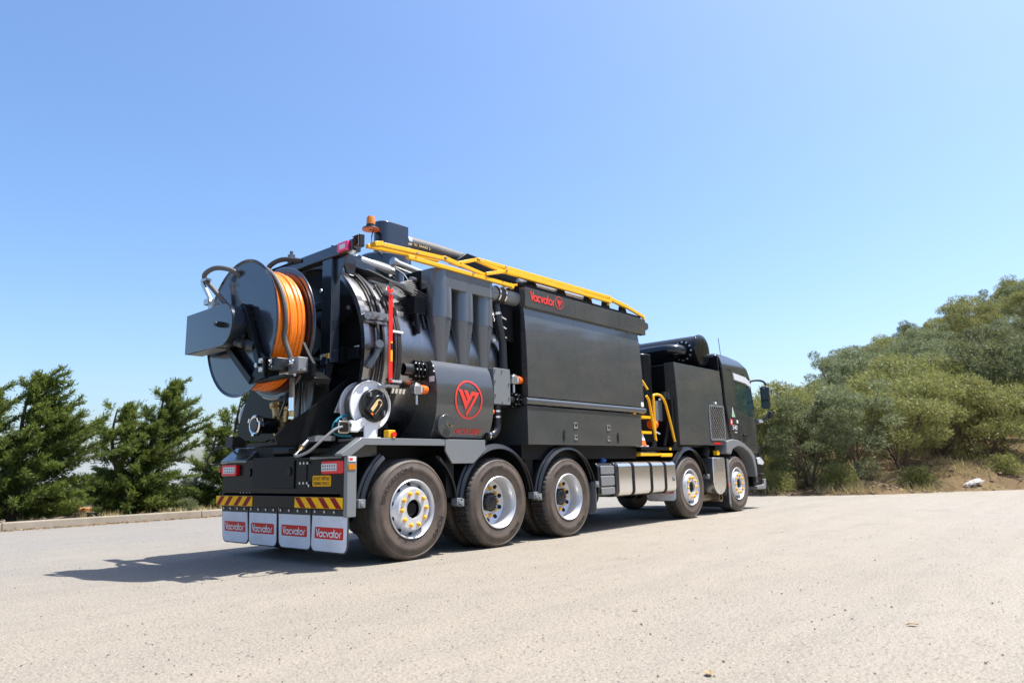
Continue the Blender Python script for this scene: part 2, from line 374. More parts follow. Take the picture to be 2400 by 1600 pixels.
# verge behind the kerb
KX0, KX1 = -22., 26.
nrs = np.random.default_rng(3)
nu, nv = 90, 26; pts = []
for i in range(nu):
    x = KX0-8+(KX1+16-KX0)*i/(nu-1)
    for j in range(nv):
        y = 8.62+(j/(nv-1))**1.6*34; pts.append((x, y, .10+.05*math.sin(x*1.3+y)*min(1, j/4)+.03*math.sin(3.1*x)*math.sin(2.2*y)-max(0, (y-13))*.012*min(1, j/5)))
tri_grid('verge', pts, nu, nv, 'verge_soil')
kerb = MB(); kerb.box(KX0, KX1, 8.45, 8.60, -.05, .02); kerb = kerb.build('kerb', 'kerb'); tag(kerb, kind='structure')
KP = [(8.40, .0), (8.425, .135), (8.44, .15), (8.60, .15), (8.61, 0.0)]
kx = KX0; ksec = None
while kx < KX1:
    if ksec is None: mb = MB(); mb.prism(KP, 'x', 0, 3.585); ksec = mb.mesh('kerb_section', ['kerb'])
    o = bpy.data.objects.new('kerb_section', ksec); COL.objects.link(o); o.parent = kerb; o.location = (kx, rnd.uniform(-.008, .008), rnd.uniform(-.006, .004)); kx += 3.6
vf = MB(); vf.add([(-1400, 40, .03), (1400, 40, .03), (1400, 900, .03), (-1400, 900, .03)], [(0, 1, 2, 3)]); vf = vf.build('valley_floor', 'far_hill_haze'); vf['kind'] = 'structure'  # far haze is in the colour here too
# far hills across the valley
pts = []; nu, nv = 80, 5
for i in range(nu):
    a = R(-20+200*i/(nu-1)); hh = 26+14*math.sin(i*.35)+8*math.sin(i*.9+1)
    for j, (d, k) in enumerate(((700, 0), (820, .5), (950, .9), (1050, 1.), (1300, .2))):
        pts.append((d*math.cos(a), d*math.sin(a), hh*k-1))
tri_grid('distant_hills', pts, nu, nv, 'far_hill_haze')

# hillside to the right
HB = [(9.5, 26, .0), (11.5, 15, .0), (13.2, 8, .02), (14.4, 4.2, .02), (14.75, 1.6, .035), (14.9, -.5, .055), (16.4, -2.4, .095), (19.6, -4.7, .18), (24, -8.6, .29), (28, -15, .44), (30, -24, .60), (27, -34, .62), (18, -43, .5)]
HN = Vector((.93, .37, 0)).normalized()
def hb(u):
    u = max(0, min(len(HB)-1.0001, u)); i = int(u); t = u-i; a, b = HB[i], HB[i+1]; return [a[k]+(b[k]-a[k])*t for k in range(3)]
def hpos(u, d):
    bx, by, sl = hb(u); up = min(d, 3)
    cap = 24+16*min(1, max(0, u-7.5)); z = .15*max(0, min(d-.1, 2.4))*min(1, max(0, (u-4.6)/1.2))+sl*(d if d < cap else cap+(d-cap)*.2)*min(1, .45+d*.12)+.12*math.sin(bx*1.7+d*1.1)*min(1, d)+.10*math.sin(by*2.3-d*.7)*min(1, d)
    k = min(1, max(0, (u-7.5)/2.)); nn = (HN*(1-k)+Vector((bx-2, by+4, 0)).normalized()*k).normalized()
    return Vector((bx+nn.x*d, by+nn.y*d, z-.03 if d <= 0 else z))
nu, nv = 110, 46; pts = []
for i in range(nu):
    for j in range(nv):
        d = (j/(nv-1))**1.5*75-.1; p = hpos((len(HB)-1.001)*i/(nu-1), d); pts.append((p.x+.12*math.sin(i*2.1)*(j == 0), p.y, p.z))
tri_grid('hillside', pts, nu, nv, 'hill_soil')

# ------------------------------------------------------------------ truck
T = tag(empty('vacuum_truck'), 'dark grey five axle vacuum tanker truck with orange hose reel parked on pale tarmac', 'truck')
def P(name, mb, mats, parent=None, bevel=0, **k): return mb.build(name, mats, T if parent is None else parent, bevel, **k)

# --- chassis
m = MB(); m.box(.06, 9.6, -.52, -.40, .72, 1.0).box(.06, 9.6, .40, .52, .72, 1.0)
for x in (.3, 1.5, 2.8, 4.2, 5.6, 6.4, 7.9, 9.3): m.box(x, x+.12, -.40, .40, .76, .96)
for x in (.80, 2.13, 3.50, 6.95, 8.86): m.cyl((x, -.86, .5), (x, .86, .5), .075, n=12); m.ball((x, 0, .5), .20, 12)
m.cyl((3.6, 0, .62), (7.2, 0, .78), .06, n=10); m.box(4.3, 6.2, .62, 1.22, .42, .95); m.box(6.4, 9.4, -.38, .38, .55, 1.1)
P('chassis', m, 'black_matt')
m = MB(); m.box(.10, 2.66, -.86, .86, 1.0, 1.20).box(2.66, 5.4, -1.14, 1.22, 1.0, 1.185); m.box(.25, 2.6, -.62, .62, 1.2, 1.42)  # cradle, plus a big floor box added to block light under the body
m.box(1.30, 1.42, -1.2, -.5, .60, 1.05).box(2.74, 2.90, -1.12, -.5, .62, 1.04).box(4.05, 4.12, -1.12, -.5, .62, 1.1)
P('subframe_light_block', m, 'black_matt')

# --- wheels
def tyre_mesh(wd, lug, name):
    h = wd
    prof = [(.286, .035), (.30, .012), (.335, .002), (.38, -.003), (.385, -.0055), (.42, -.0055), (.425, -.002), (.452, .004), (.470, .010), (.474, .006), (.486, .010), (.498, .026)]
    fl = [0]*len(prof); gr = 5 if wd > .33 else 4; tw = h-.10
    prof.append((.512, .046)); fl.append(1); prof.append((.515, .058)); fl.append(1)
    for k in range(gr):
        c = .05+tw*(k+1)/(gr+1)
        for dx, rr in ((-.0085, .516), (-.007, .500), (.007, .500), (.0085, .516)): prof.append((rr, c+dx)); fl.append(2 if rr > .51 else 0)
    prof += [(.515, h-.058), (.512, h-.046), (.498, h-.02), (.45, h), (.38, h), (.31, h-.01), (.286, h-.04)]; fl += [1, 1]+[0]*5
    n = 240 if lug else 160; vs = []; fs = []; mi = []; L = len(prof)
    for i in range(n):
        a = 2*PI*i/n
        for (r, y), f in zip(prof, fl):
            if lug and i % 5 == 0 and f: r -= .014
            if lug and (i+2) % 5 == 0 and f == 2: r -= .010
            if not lug and i % 2 == 0 and f: r -= .0025
            vs.append((r*math.cos(a), y, r*math.sin(a)))
    for i in range(n):
        i2 = (i+1) % n
        for j in range(L-1): fs.append((i*L+j, i*L+j+1, i2*L+j+1, i2*L+j)); mi.append(0 if j < 11 or j > L-6 else 2 if prof[j][0] < .505 and prof[j+1][0] < .505 and 12 < j < L-8 else 1)
    b = MB(); b.v = vs; b.f = fs; b.mi = mi; return b.mesh(name, ['sidewall', 'tread', 'void'], 40)
TY_S = tyre_mesh(.375, False, 'tyre'); TY_F = tyre_mesh(.30, False, 'tyre'); TY_D = tyre_mesh(.285, True, 'tyre')
def rim_steer():
    m = MB(); m.lathe([(.292, .030), (.300, .004), (.292, -.004), (.284, .004), (.270, .05), (.262, .11), (.255, .16), (.262, .20), (.275, .20), (.285, .05)], (0, 0, 0), Y, 64)
    m.lathe([(.096, -.012), (.205, -.012), (.212, -.004), (.236, .055), (.262, .075), (.262, .085), (.230, .07), (.205, .02), (.096, .02)], (0, 0, 0), Y, 64)
    m.lathe([(.0965, .02), (.0965, -.010), (.106, -.0135), (.108, .02)], (0, 0, 0), Y, 48)
    for k in range(10):
        a = R(36*k+18); c = Vector((.243*math.cos(a), .058, .243*math.sin(a))); nrm = Vector((math.cos(a)*.55, -.83, math.sin(a)*.55))
        m.cyl(c+nrm*.002, c+nrm*.006, .022, n=12, m=1)
    return m.mesh('wheel', ['silver', 'black_matt'])
def rim_dual():
    m = MB(); m.lathe([(.292, .030), (.300, .004), (.292, -.004), (.284, .004), (.274, .035), (.262, .06), (.254, .20), (.262, .25), (.285, .25), (.285, .05)], (0, 0, 0), Y, 64)
    m.lathe([(.105, .200), (.150, .200), (.175, .208), (.256, .172), (.258, .185), (.175, .222), (.105, .215)], (0, 0, 0), Y, 64)
    for k in range(10):
        a = R(36*k+18); c = Vector((.212*math.cos(a), .1912, .212*math.sin(a))); nrm = Vector((-math.cos(a)*.40, -.917, -math.sin(a)*.40))
        m.cyl(c-nrm*.002, c+nrm*.003, .027, n=14, m=1)
    return m.mesh('wheel', ['silver', 'black_matt'])
RIM_S, RIM_D = rim_steer(), rim_dual()
def nut_mesh():
    m = MB(); m.cyl((0, .01, 0), (0, -.014, 0), .0235, .022, 6); m.cyl((0, -.014, 0), (0, -.028, 0), .019, .015, 10); m.ball((0, -.028, 0), .0145, 8, sz=(1, .5, 1))
    m.prism([(-.006, .02), (.006, .02), (0, .036)], 'y', -.014, -.004); return m.mesh('wheel_nut', ['yellow'])
NUT = nut_mesh()
def arc_text(mb, s, mid, rad, ht, per):
    vs, fs = textgeo(s); mid = R(mid); wd = per*len(s)
    mb.add([((rad+y*ht)*math.cos(mid-(x-.5)*wd/rad), -.0075, (rad+y*ht)*math.sin(mid-(x-.5)*wd/rad)) for x, y in vs], fs)
def child(name, me, par, loc=(0, 0, 0), rot=None):
    o = bpy.data.objects.new(name, me); COL.objects.link(o); o.parent = par; o.location = loc
    if rot: o.rotation_euler = rot
    return o
TXT_A = MB(); arc_text(TXT_A, 'BRIDGESTONE', 128, .383, .046, .048); TXT_A2 = MB(); arc_text(TXT_A2, 'R249', -34, .378, .056, .056); TXT_A = [q.mesh('lettering', ['tyre_text']) for q in (TXT_A, TXT_A2)]
TXT_B = MB(); arc_text(TXT_B, 'BRIDGESTONE', 112, .384, .040, .037); TXT_B2 = MB(); arc_text(TXT_B2, 'M766', -52, .380, .048, .046); TXT_B = [q.mesh('lettering', ['tyre_text']) for q in (TXT_B, TXT_B2)]
hubm = MB(); hubm.lathe([(0, .02), (.06, .02), (.075, .035), (.088, .05), (.094, .12), (0, .12)], (0, 0, 0), Y, 32, close=False); HUB_S = hubm.mesh('hub', ['black'])
hubm = MB(); hubm.lathe([(0, .115), (.06, .115), (.085, .125), (.10, .145), (.104, .21), (0, .21)], (0, 0, 0), Y, 32, close=False)
for k in range(18): a = R(20*k); hubm.cyl((.102*math.cos(a), .150, .102*math.sin(a)), (.102*math.cos(a), .128, .102*math.sin(a)), .009, n=6)
HUB_D = hubm.mesh('hub', ['plastic'])
WH = []
def wheel(x, kind, txt=None):
    o = child('wheel', RIM_D if kind == 'D' else RIM_S, T, (x, -1.235, .512)); o.rotation_euler = (0, R(rnd.uniform(-4, 4)), 0)
    child('tyre', {'S': TY_S, 'F': TY_F, 'D': TY_D}[kind], o); child('hub', HUB_D if kind == 'D' else HUB_S, o)
    for q in txt or (): child('lettering', q, o)
    for k in range(10):
        a = R(36*k); child('wheel_nut', NUT, o, (.164*math.cos(a), .196 if kind == 'D' else -.012, .164*math.sin(a)), (0, rnd.uniform(0, 6.28), 0))
    if kind == 'D': child('tyre', TY_D, o, (0, .33, 0))
    WH.append(o); return o
wheel(.80, 'S', TXT_A); wheel(2.13, 'D', TXT_B); wheel(3.50, 'D', TXT_B); wheel(6.95, 'F', None); wheel(8.86, 'F', None)
for x, k in ((.80, 'S'), (2.13, 'D'), (3.50, 'D'), (6.95, 'F'), (8.86, 'F')):      # the far side wheels show only as tyres under the body
    o = child('wheel', RIM_D if k == 'D' else RIM_S, T, (x, 1.235, .512), (0, 0, PI)); child('tyre', {'S': TY_S, 'F': TY_F, 'D': TY_D}[k], o)

# --- mudguards over the wheels
def guard(x, a0, a1, r=.655, y0=-1.255, wd=.42, clamp=True, name='mudguard'):
    m = MB(); pr = [(r-.045, 0), (r-.050, .006), (r-.012, .028), (r-.010, .05), (r+.012, .062), (r+.014, .080), (r, .092), (r, wd), (r-.006, wd), (r-.006, .096), (r+.004, .084), (r+.003, .068), (r-.018, .056), (r-.018, .030), (r-.052, .012)]
    m.lathe(pr, (x, y0, .512), Y, 40, a0=R(a0), a1=R(a1), ref=X)
    o = P(name, m, 'plastic')
    for a in ((a0, a1) if clamp is True else clamp):
        c = MB(); t = R(a); px, pz = x+(r-.015)*math.cos(t), .512-(r-.015)*math.sin(t)
        c.box(px-.04, px+.04, y0-.005, y0+.09, pz-.035, pz+.045); c.cyl((px, y0-.018, pz), (px, y0, pz), .022, n=12); P('clamp', c, 'deck_grey', o, .004)
    return o
# angles run clockwise from +x over +z when seen from the right, ref frame of lathe: v = axis x ref
guard(2.13, -178, -4, .665); guard(3.50, -178, -12, .66); guard(6.95, -166, -14, .665, wd=.40); guard(.80, -173, -126, .685, clamp=(-173,)); guard(.80, -54, -3, .665, clamp=(-3,))
# --- rear panel, lamps, plates
m = MB(); m.box(0, .05, -1.20, 1.25, .66, 1.06).box(-.035, .06, -1.20, 1.27, .548, .672).box(.0, .4, -1.1, 1.2, .60, .70).box(-.02, .03, -1.2, 1.27, 1.03, 1.06)
rp = P('rear_panel', m, 'black', bevel=.006)
m = MB(); m.box(-.022, 0, -.31, .53, .748, 1.078); cv = P('cover_plate', m, 'black_matt', rp, .003)
m = MB(); m.prism([(.53, .76), (.72, .90), (.72, .94), (.53, 1.07)], 'x', -.012, 0); m.cyl((-.012, .60, .92), (-.03, .60, .92), .045, n=20); P('hinge_plate', m, 'black', rp)
m = MB(); m.prism([(-.31, .76), (-.19, .76), (-.12, .90), (-.12, .94), (-.19, 1.07), (-.31, 1.07)], 'x', -.012, 0)
m.prism([(-.19, .76), (-.52, .76), (-.52, 1.045), (-.19, 1.045)], 'x', -.008, 0); m.cyl((-.012, -.22, .92), (-.034, -.22, .92), .045, n=20)
P('hinge_plate', m, 'black', rp)
bolts([(-.008, y, z) for z in (1.00, .80) for y in (-.42, -.485, -.55)]+[(-.008, -.58, .775)], .018, .014, NX, rp)
bolts([(-.036, y, .70) for y in (.74, .67, .60, .53)], .008, .006, NX, rp)
def chevron(y0, y1, flip):
    pl = MB(); pl.box(-.041, -.036, y0, y1, .556, .662); o = P('chevron_plate', pl, 'sign_yellow', rp)
    s = MB(); w = y1-y0
    for k in range(2):
        c = y0+w*(.27+.48*k); d = .055*flip; h = .045
        s.prism([(c-h-d, .559), (c+h-d, .559), (c+h+d, .659), (c-h+d, .659)], 'x', -.0435, -.0405)
    P('stripe', s, 'chevron_red', o)
chevron(-1.19, -.78, 1); chevron(-.777, -.37, 1); chevron(.475, .885, -1); chevron(.888, 1.295, -1)
m = MB(); m.prism(rrect(-.94, -.63, .768, .872, .015), 'x', -.006, 0); o = P('warning_sign', m, 'sign_yellow', rp)
m = MB(); YD = (0, -1, 0); lettering(m, 'DO NOT OVERTAKE', (-.008, -.645, .825), YD, Z, .28, .036); P('lettering', m, 'black_matt', o); m = MB(); lettering(m, 'TURNING VEHICLE', (-.008, -.645, .778), YD, Z, .28, .036); P('lettering', m, 'black_matt', o)
def tail(y0, y1, z0, z1):
    m = MB(); m.prism(rrect(y0, y1, z0, z1, .02), 'x', -.045, -.0); o = P('tail_light', m, 'tail_red', rp, .005)
    w = y1-y0; l = MB(); a, b = (y0+w*.28, y1-.012) if y0 < 0 else (y0+.03, y1-.05); l.prism(rrect(a, b, z0+.028, z1-.026, .008), 'x', -.050, -.044); P('lens', l, 'lens_clear', o)
    d = MB()
    for r_ in range(2):
        for k in range(6): d.cyl((-.0495, a+.03+k*(b-a-.06)/5, z0+.046+.03*r_), (-.053, a+.03+k*(b-a-.06)/5, z0+.046+.03*r_), .008, n=8)
    dd = P('diode', d, 'black_matt', o); dd['kind'] = 'stuff'
tail(-1.195, -.83, .888, 1.012); tail(.85, 1.195, .888, 1.012)
m = MB(); m.box(-.03, -.01, 1.255, 1.285, .93, .97); P('side_marker', m, 'tail_red', rp)
# corner post and deck edge rail
m = MB(); m.box(-.04, .07, -1.255, -1.20, .48, 1.05); cp = P('corner_post', m, 'deck_grey', bevel=.006)
m = MB(); m.box(-.028, .056, -1.262, -1.252, .925, .975); P('side_marker', m, 'amber', cp)
m = MB(); m.box(-.028, .056, -1.2585, -1.254, 1.0, 1.045); o = P('sticker', m, 'white', cp); m = MB(); m.box(-.02, .02, -1.2605, -1.2585, 1.012, 1.034); P('print', m, 'label_red', o)
m = MB(); m.prism([(-.11, 1.052), (.0, 1.052), (.165, 1.158), (1.238, 1.158), (1.238, 1.228), (.125, 1.228), (-.11, 1.075)], 'y', -1.255, -1.235); m.box(.125, 1.238, -1.235, -.86, 1.205, 1.228)
m.prism([(-.11, 1.055), (.125, 1.208), (.125, 1.228), (-.11, 1.075)], 'y', -1.235, -1.15)
P('deck_rail', m, 'deck_grey', bevel=.003)
m = MB(); m.prism([(1.242, 1.228), (1.242, 1.10), (1.345, .965), (1.675, .965), (1.875, 1.11), (1.875, 1.228)], 'y', -1.258, -1.235); m.box(1.242, 1.875, -1.235, -.86, 1.205, 1.228); P('deck_panel', m, 'deck_grey', bevel=.003)
for y0, y1 in ((-1.14, -.60), (.66, 1.26)): m = MB(); m.prism([(-.03, 1.06), (.16, 1.21), (.40, 1.21), (.40, 1.05), (-.03, 1.03)], 'y', y0, y1); P('rear_hood', m, 'gunmetal', bevel=.008)
# --- rear mudflaps
def flap_poly(y0, y1, z0, z1, r):
    return [(y0, z1), (y0, z0+r)]+[(y0+r-r*math.cos(R(a)), z0+r-r*math.sin(R(a))) for a in range(15, 90, 15)]+[(y0+r, z0), (y1-r, z0)]+[(y1-r+r*math.sin(R(a)), z0+r-r*math.cos(R(a))) for a in range(15, 90, 15)]+[(y1, z0+r), (y1, z1)]
def bend(mb, zt, amt):
    mb.v = [(x+amt*max(0, (zt-z))*1.3, y, z) for x, y, z in mb.v]; return mb
def sheet(mb, poly, x0, x1, nz=1, m=0): mb.prism(poly, 'x', x0, x1, m); return mb
def mudflap(y0, y1, bow, lab=True, x=0.0, zt=.545, z0=.14, lz=.268):
    mid = (y0+y1)/2
    m = MB(); sheet(m, flap_poly(y0, y1, z0, zt, .075), x-.004, x+.006); o = P('mudflap', bend(m, zt, bow), 'rubber')
    m = MB(); sheet(m, flap_poly(y0+.012, y1-.012, z0+.012, zt-.06, .065), x-.0065, x-.0045); P('face', bend(m, zt, bow), 'flap_white', o)
    if lab:
        lb = MB(); sheet(lb, rrect(mid-.235, mid+.235, lz, lz+.11, .015), x-.0085, x-.007); P('label_panel', bend(lb, zt, bow), 'label_red', o)
        t = MB(); wordmark(t, (x-.0105, mid+.205, lz+.018), YD, Z, .41, .076); P('lettering', bend(t, zt, bow), 'white', o)
    bolts([(x-.004, y0+.06+k*(y1-y0-.12)/3, zt-.022) for k in range(4)], .016, .012, NX, o)
    return o
mudflap(.625, 1.22, .05); mudflap(.015, .60, .02); mudflap(-.61, -.005, .03); mudflap(-1.24, -.635, -.02)

# --- main tank and its rear door
TC = Vector((0, 0, 2.15)); TR = 1.075
m = MB(); m.lathe([(0, 2.62), (TR*.7, 2.60), (TR, 2.45), (TR, .34), (TR-.02, .34), (TR-.02, 2.4), (0, 2.4)], (0, 0, 2.15), X, 96, close=False)
tank = P('tank', m, 'stainless', sharp=20)
m = MB(); m.lathe([(TR-.03, .26), (TR+.028, .26), (TR+.028, .33), (TR+.004, .335), (TR+.004, .37), (TR-.03, .37)], (0, 0, 2.15), X, 96); m.lathe([(TR, .52), (TR+.03, .52), (TR+.03, .56), (TR, .56)], (0, 0, 2.15), X, 96)
P('tank_flange', m, 'stainless', tank)
m = MB(); m.lathe([(0, .30), (.7, .31), (TR-.028, .335), (TR-.028, .36), (0, .36)], (0, 0, 2.15), X, 72, close=False)
for a in (28, 152, 208, 332): m.bar((.285, .15*math.cos(R(a)), 2.15+.15*math.sin(R(a))), (.285, .98*math.cos(R(a)), 2.15+.98*math.sin(R(a))), .11, .06, up=X)
m.lathe([(.38, .24), (.44, .24), (.44, .31), (.38, .31)], (0, 0, 2.15), X, 48)
m.box(.18, .30, -.80, -.50, 2.02, 2.2).box(.22, .31, -1.02, -.85, 2.05, 2.17)
door = P('tank_door', m, 'black')
bolts([(.24, -.60, 2.18), (.24, -.60, 2.06), (.24, -.72, 2.10), (.20, -.42, 2.86), (.2, -.50, 2.84), (.27, -.82, 2.62)], .028, .03, NX, door)
m = MB(); m.lathe([(TR+.002, .262), (TR+.024, .258), (TR+.024, .2595), (TR+.002, .2635)], (0, 0, 2.15), X, 96); P('seal', m, 'oxide', door)
m = MB(); m.box(.254, .258, -1.01, -.93, 2.07, 2.19); P('notice', m, 'white', door)
for a in (18, -26):                                               # door clamps on the rim
    ca, sa = math.cos(R(a)), math.sin(R(a)); yb, zb = -(TR+.05)*ca, 2.15+(TR+.05)*sa
    cm = MB(); cm.bar((.22, yb, zb), (.62, yb*.985, zb+.02), .09, .035, up=(0, -ca, sa)); cm.bar((.22, yb, zb-.05), (.56, yb, zb-.05), .05, .03, up=(0, -ca, sa)); cm.cyl((.25, yb-.02, zb-.03), (.25, yb-.08, zb-.02), .04, n=14); o = P('door_clamp', cm, 'gunmetal', door)
    bolts([(.30+.12*k, yb-.03, zb+.005) for k in range(3)], .022, .02, NY, o)
m = MB(); m.cyl((.37, -1.19, 2.185), (.365, -1.215, 2.19), .045, n=24); m.cyl((.40, -1.12, 2.17), (.37, -1.2, 2.185), .02, n=10); m.bar((.42, -1.14, 2.17), (.30, -1.12, 1.95), .05, .05); P('door_stop', m, 'gunmetal', door)

# --- rear frame: posts, beam, chute cheeks
m = MB(); m.box(.06, .17, -.785, -.605, 2.02, 3.14); m.box(.06, .17, .60, .78, 2.02, 3.14); m.box(.05, .16, -1.15, 1.02, 3.14, 3.26); m.box(.08, .15, -.60, .60, 2.62, 2.70)
m.bar((.16, -.70, 3.20), (.75, -.60, 3.16), .06, .10).bar((.16, .70, 3.20), (.75, .60, 3.16), .06, .10); m.bar((.11, -.69, 2.10), (.02, -.72, 1.78), .10, .10)
m.prism([(-1.0, 3.14), (-.79, 2.85), (-.79, 3.14)], 'x', .10, .12)
fr = P('rear_frame', m, 'gunmetal_sky', bevel=.008)
m = MB(); m.prism(rrect(-1.10, -.92, 3.155, 3.248, .008), 'x', .025, .049); o = P('brake_light', m, 'tail_pink', fr); m = MB(); m.box(.020, .026, -1.06, -.965, 3.175, 3.225); P('lens', m, 'lens_clear', o)
m = MB(); m.box(.05, .11, -1.275, -1.165, 3.155, 3.285)
for k in range(6): m.box(.03, .05, -1.27, -1.17, 3.16+.02*k, 3.17+.02*k)
m.bar((.10, -1.2, 3.2), (.10, -1.12, 3.2), .05, .05); P('work_light', m, 'plastic', fr, .01)
m = MB(); m.prism(rrect(-.775, -.615, 2.06, 2.115, .004), 'x', .055, .059); o = P('sticker', m, 'white', fr); m = MB(); m.box(.052, .0555, -.77, -.70, 2.065, 2.11); P('print', m, 'sign_yellow', o)
m = MB(); m.prism([(-.53, 1.20), (-.545, 1.25), (-.38, 1.40), (-.24, 1.48), (.29, 1.88), (.42, 2.06), (.46, 2.085), (.70, 2.075), (.725, 2.05), (.725, 1.25), (-.40, 1.165), (-.47, 1.17)], 'y', -.815, -.785)
P('chute_cheek', m, 'black', bevel=.004)
m = MB(); m.prism([(1.0, 1.40), (.96, 1.34), (.80, 1.285), (.55, 1.265), (.38, 1.25), (.30, 1.27), (-.78, 1.27), (-.78, 2.0), (.62, 2.0), (.80, 1.78)], 'x', .02, .07); m.prism([(-.50, 1.17), (.3, 1.17), (.3, 1.26), (-.5, 1.20)], 'y', -.785, -.2)
m.cyl((.10, -.62, 1.14), (.10, .2, 1.14), .075, n=18); m.bar((.1, -.9, 1.12), (-.2, -.5, 1.12), .05, .05)
P('chute_lip', m, 'black', bevel=.004)
m = MB()
for k, (y, r_) in enumerate(((-.30, .05), (-.42, .035), (-.52, .06))): m.cyl((.0, y, 1.28), (.02, y, 1.95), r_, n=14)
P('drain_pipe', m, 'gunmetal')
def sticker(par, x, z, wd, ht, yy, slant=0.):
    m = MB(); m.prism([(x, z), (x+wd, z), (x+wd+slant*ht, z+ht), (x+slant*ht, z+ht)], 'y', yy-.003, yy); o = P('sticker', m, 'white', par)
    m = MB(); a = x+wd*.5; m.prism([(a, z+.004), (x+wd-.004, z+.004), (x+wd-.004+slant*ht, z+ht-.004), (a+slant*ht, z+ht-.004)], 'y', yy-.0045, yy-.003); P('panel', m, 'sign_yellow', o)
    m = MB(); m.prism([(x+wd*.06, z+ht*.14), (x+wd*.46, z+ht*.14), (x+wd*.27+slant*ht*.5, z+ht*.86)], 'y', yy-.0042, yy-.003); P('warning_triangle', m, 'black_matt', o)
    m = MB(); m.prism([(x+wd*.11, z+ht*.2), (x+wd*.41, z+ht*.2), (x+wd*.27+slant*ht*.5, z+ht*.74)], 'y', yy-.0055, yy-.0042); m.box(x+wd*.205, x+wd*.3, yy-.006, yy-.0056, z+ht*.3, z+ht*.44); P('sign_print', m, 'sign_yellow', o)
    m = MB(); m.box(a+wd*.05, x+wd*.94, yy-.0056, yy-.0046, z+ht*.74, z+ht*.92); lettering(m, 'CRUSH', (a+wd*.06, yy-.0056, z+ht*.40), X, Z, wd*.36, ht*.22); P('lettering', m, 'black_matt', o); return o
cheek = bpy.data.objects['chute_cheek']
sticker(cheek, .49, 1.955, .21, .098, -.815); sticker(cheek, .455, 1.845, .21, .098, -.815)
m = MB(); m.prism([(.10, 1.50), (.42, 1.50), (.44, 1.70), (.19, 1.70)], 'y', -.818, -.815); o = P('axle_sign', m, 'white', cheek)
m = MB(); m.prism([(.185, 1.605), (.43, 1.605), (.43, 1.695), (.205, 1.695)], 'y', -.8195, -.818); P('panel', m, 'black_matt', o); m = MB(); m.prism([(.205, 1.613), (.30, 1.613), (.262, 1.688)], 'y', -.821, -.8195); P('warning_triangle', m, 'sign_yellow', o)
m = MB(); lettering(m, 'AXLE', (.178, -.8195, 1.558), X, Z, .15, .034, slant=.2); P('lettering', m, 'label_red', o); m = MB(); lettering(m, 'LOWER', (.13, -.8195, 1.513), X, Z, .22, .034, slant=.2); P('lettering', m, 'label_red', o)

# --- drain valve on the lip
m = MB(); ax = (-1, 0, 0); c = (-.02, -.08, 1.40)
m.lathe([(.0, -.04), (.075, -.04), (.10, .02), (.105, .05), (.10, .09), (0, .09)], c, ax, 28, close=False); m.lathe([(.0, 0), (.055, 0), (.055, .20), (.075, .22), (.075, .26), (0, .28)], (-.04, -.02, 1.40), (0, .25, .97), 22, close=False)
m.lathe([(0, 0), (.035, 0), (.035, .12), (.05, .13), (.05, .16), (0, .17)], (-.05, -.16, 1.44), (0, -.1, 1), 18, close=False)
for k in range(6): a = R(60*k+20); m.cyl((-.02, -.08+.095*math.cos(a), 1.40+.095*math.sin(a)), (-.135, -.08+.095*math.cos(a), 1.40+.095*math.sin(a)), .014, n=8)
vb = P('drain_valve', m, 'brass', sharp=30)
m = MB(); m.lathe([(0, .10), (.082, .10), (.085, .28), (.078, .30), (.0, .30)], c, ax, 32, close=False); P('coupling', m, 'black', vb)
m = MB(); m.lathe([(.075, .285), (.102, .285), (.106, .335), (.094, .345), (.075, .34)], c, ax, 32)
for a in (0, 120, 240): t = R(a+30); m.bar((-.315, -.08+.10*math.cos(t), 1.40+.10*math.sin(t)), (-.375, -.08+.10*math.cos(t), 1.40+.10*math.sin(t)), .045, .02, up=(0, math.cos(t), math.sin(t)))
P('cap_ring', m, 'chrome', vb); m = MB(); m.lathe([(0, .35), (.07, .35), (.082, .335), (.082, .31), (0, .31)], c, ax, 32, close=False); P('cap', m, 'plastic', vb)
m = MB(); m.bar((-.10, -.14, 1.50), (-.10, -.30, 1.75), .03, .012); m.bar((-.10, -.27, 1.70), (-.06, -.42, 1.95), .055, .05); P('lever', m, 'gunmetal', vb)
# --- big jetting hose reel on the tank door
RX0, RX1, RC, RR = -.60, -.215, (-.19, 2.375), .70
m = MB()
for xx, s in ((RX0, -1), (RX1, 1)):
    m.lathe([(.10, xx), (.30, xx+s*.006), (.45, xx), (RR-.03, xx), (RR, xx-s*.0), (RR+.012, xx+s*.012), (RR+.014, xx+s*.02), (RR+.004, xx+s*.026), (RR-.02, xx+s*.012), (.45, xx+s*.010), (.10, xx+s*.012)], (0, RC[0], RC[1]), X, 96)
m.cyl((RX0, *RC), (RX1, *RC), .40, n=48); m.cyl((RX0-.14, *RC), (.03, *RC), .07, n=24)
reel = P('hose_reel', m, 'gunmetal_sky', sharp=25)
m = MB(); m.lathe([(RR-.04, RX1-.012), (RR-.04, RX1-.004), (.42, RX1-.004), (.42, RX1-.012)], (0, *RC), X, 72); m.lathe([(RR-.04, RX0+.012), (RR-.04, RX0+.004), (.42, RX0+.004), (.42, RX0+.012)], (0, *RC), X, 72); P('flange_lining', m, 'oxide', reel)
pts = []; lay = 7; hr = .0265
for L, rad in ((0, .50), (1, .553), (2, .602)):
    for k in range(lay*40+1):
        a = 2*PI*k/40; t = k/(lay*40); t = t if L % 2 == 0 else 1-t
        xx = RX0+.035+t*(RX1-RX0-.07); rr = rad+.006*math.sin(a*1.7+L)+.004*math.sin(a*.6)
        pts.append((xx, RC[0]+rr*math.cos(a), RC[1]+rr*math.sin(a)))
m = MB(); m.tube(pts, hr, 8); P('hose', m, 'orange_hose', reel)
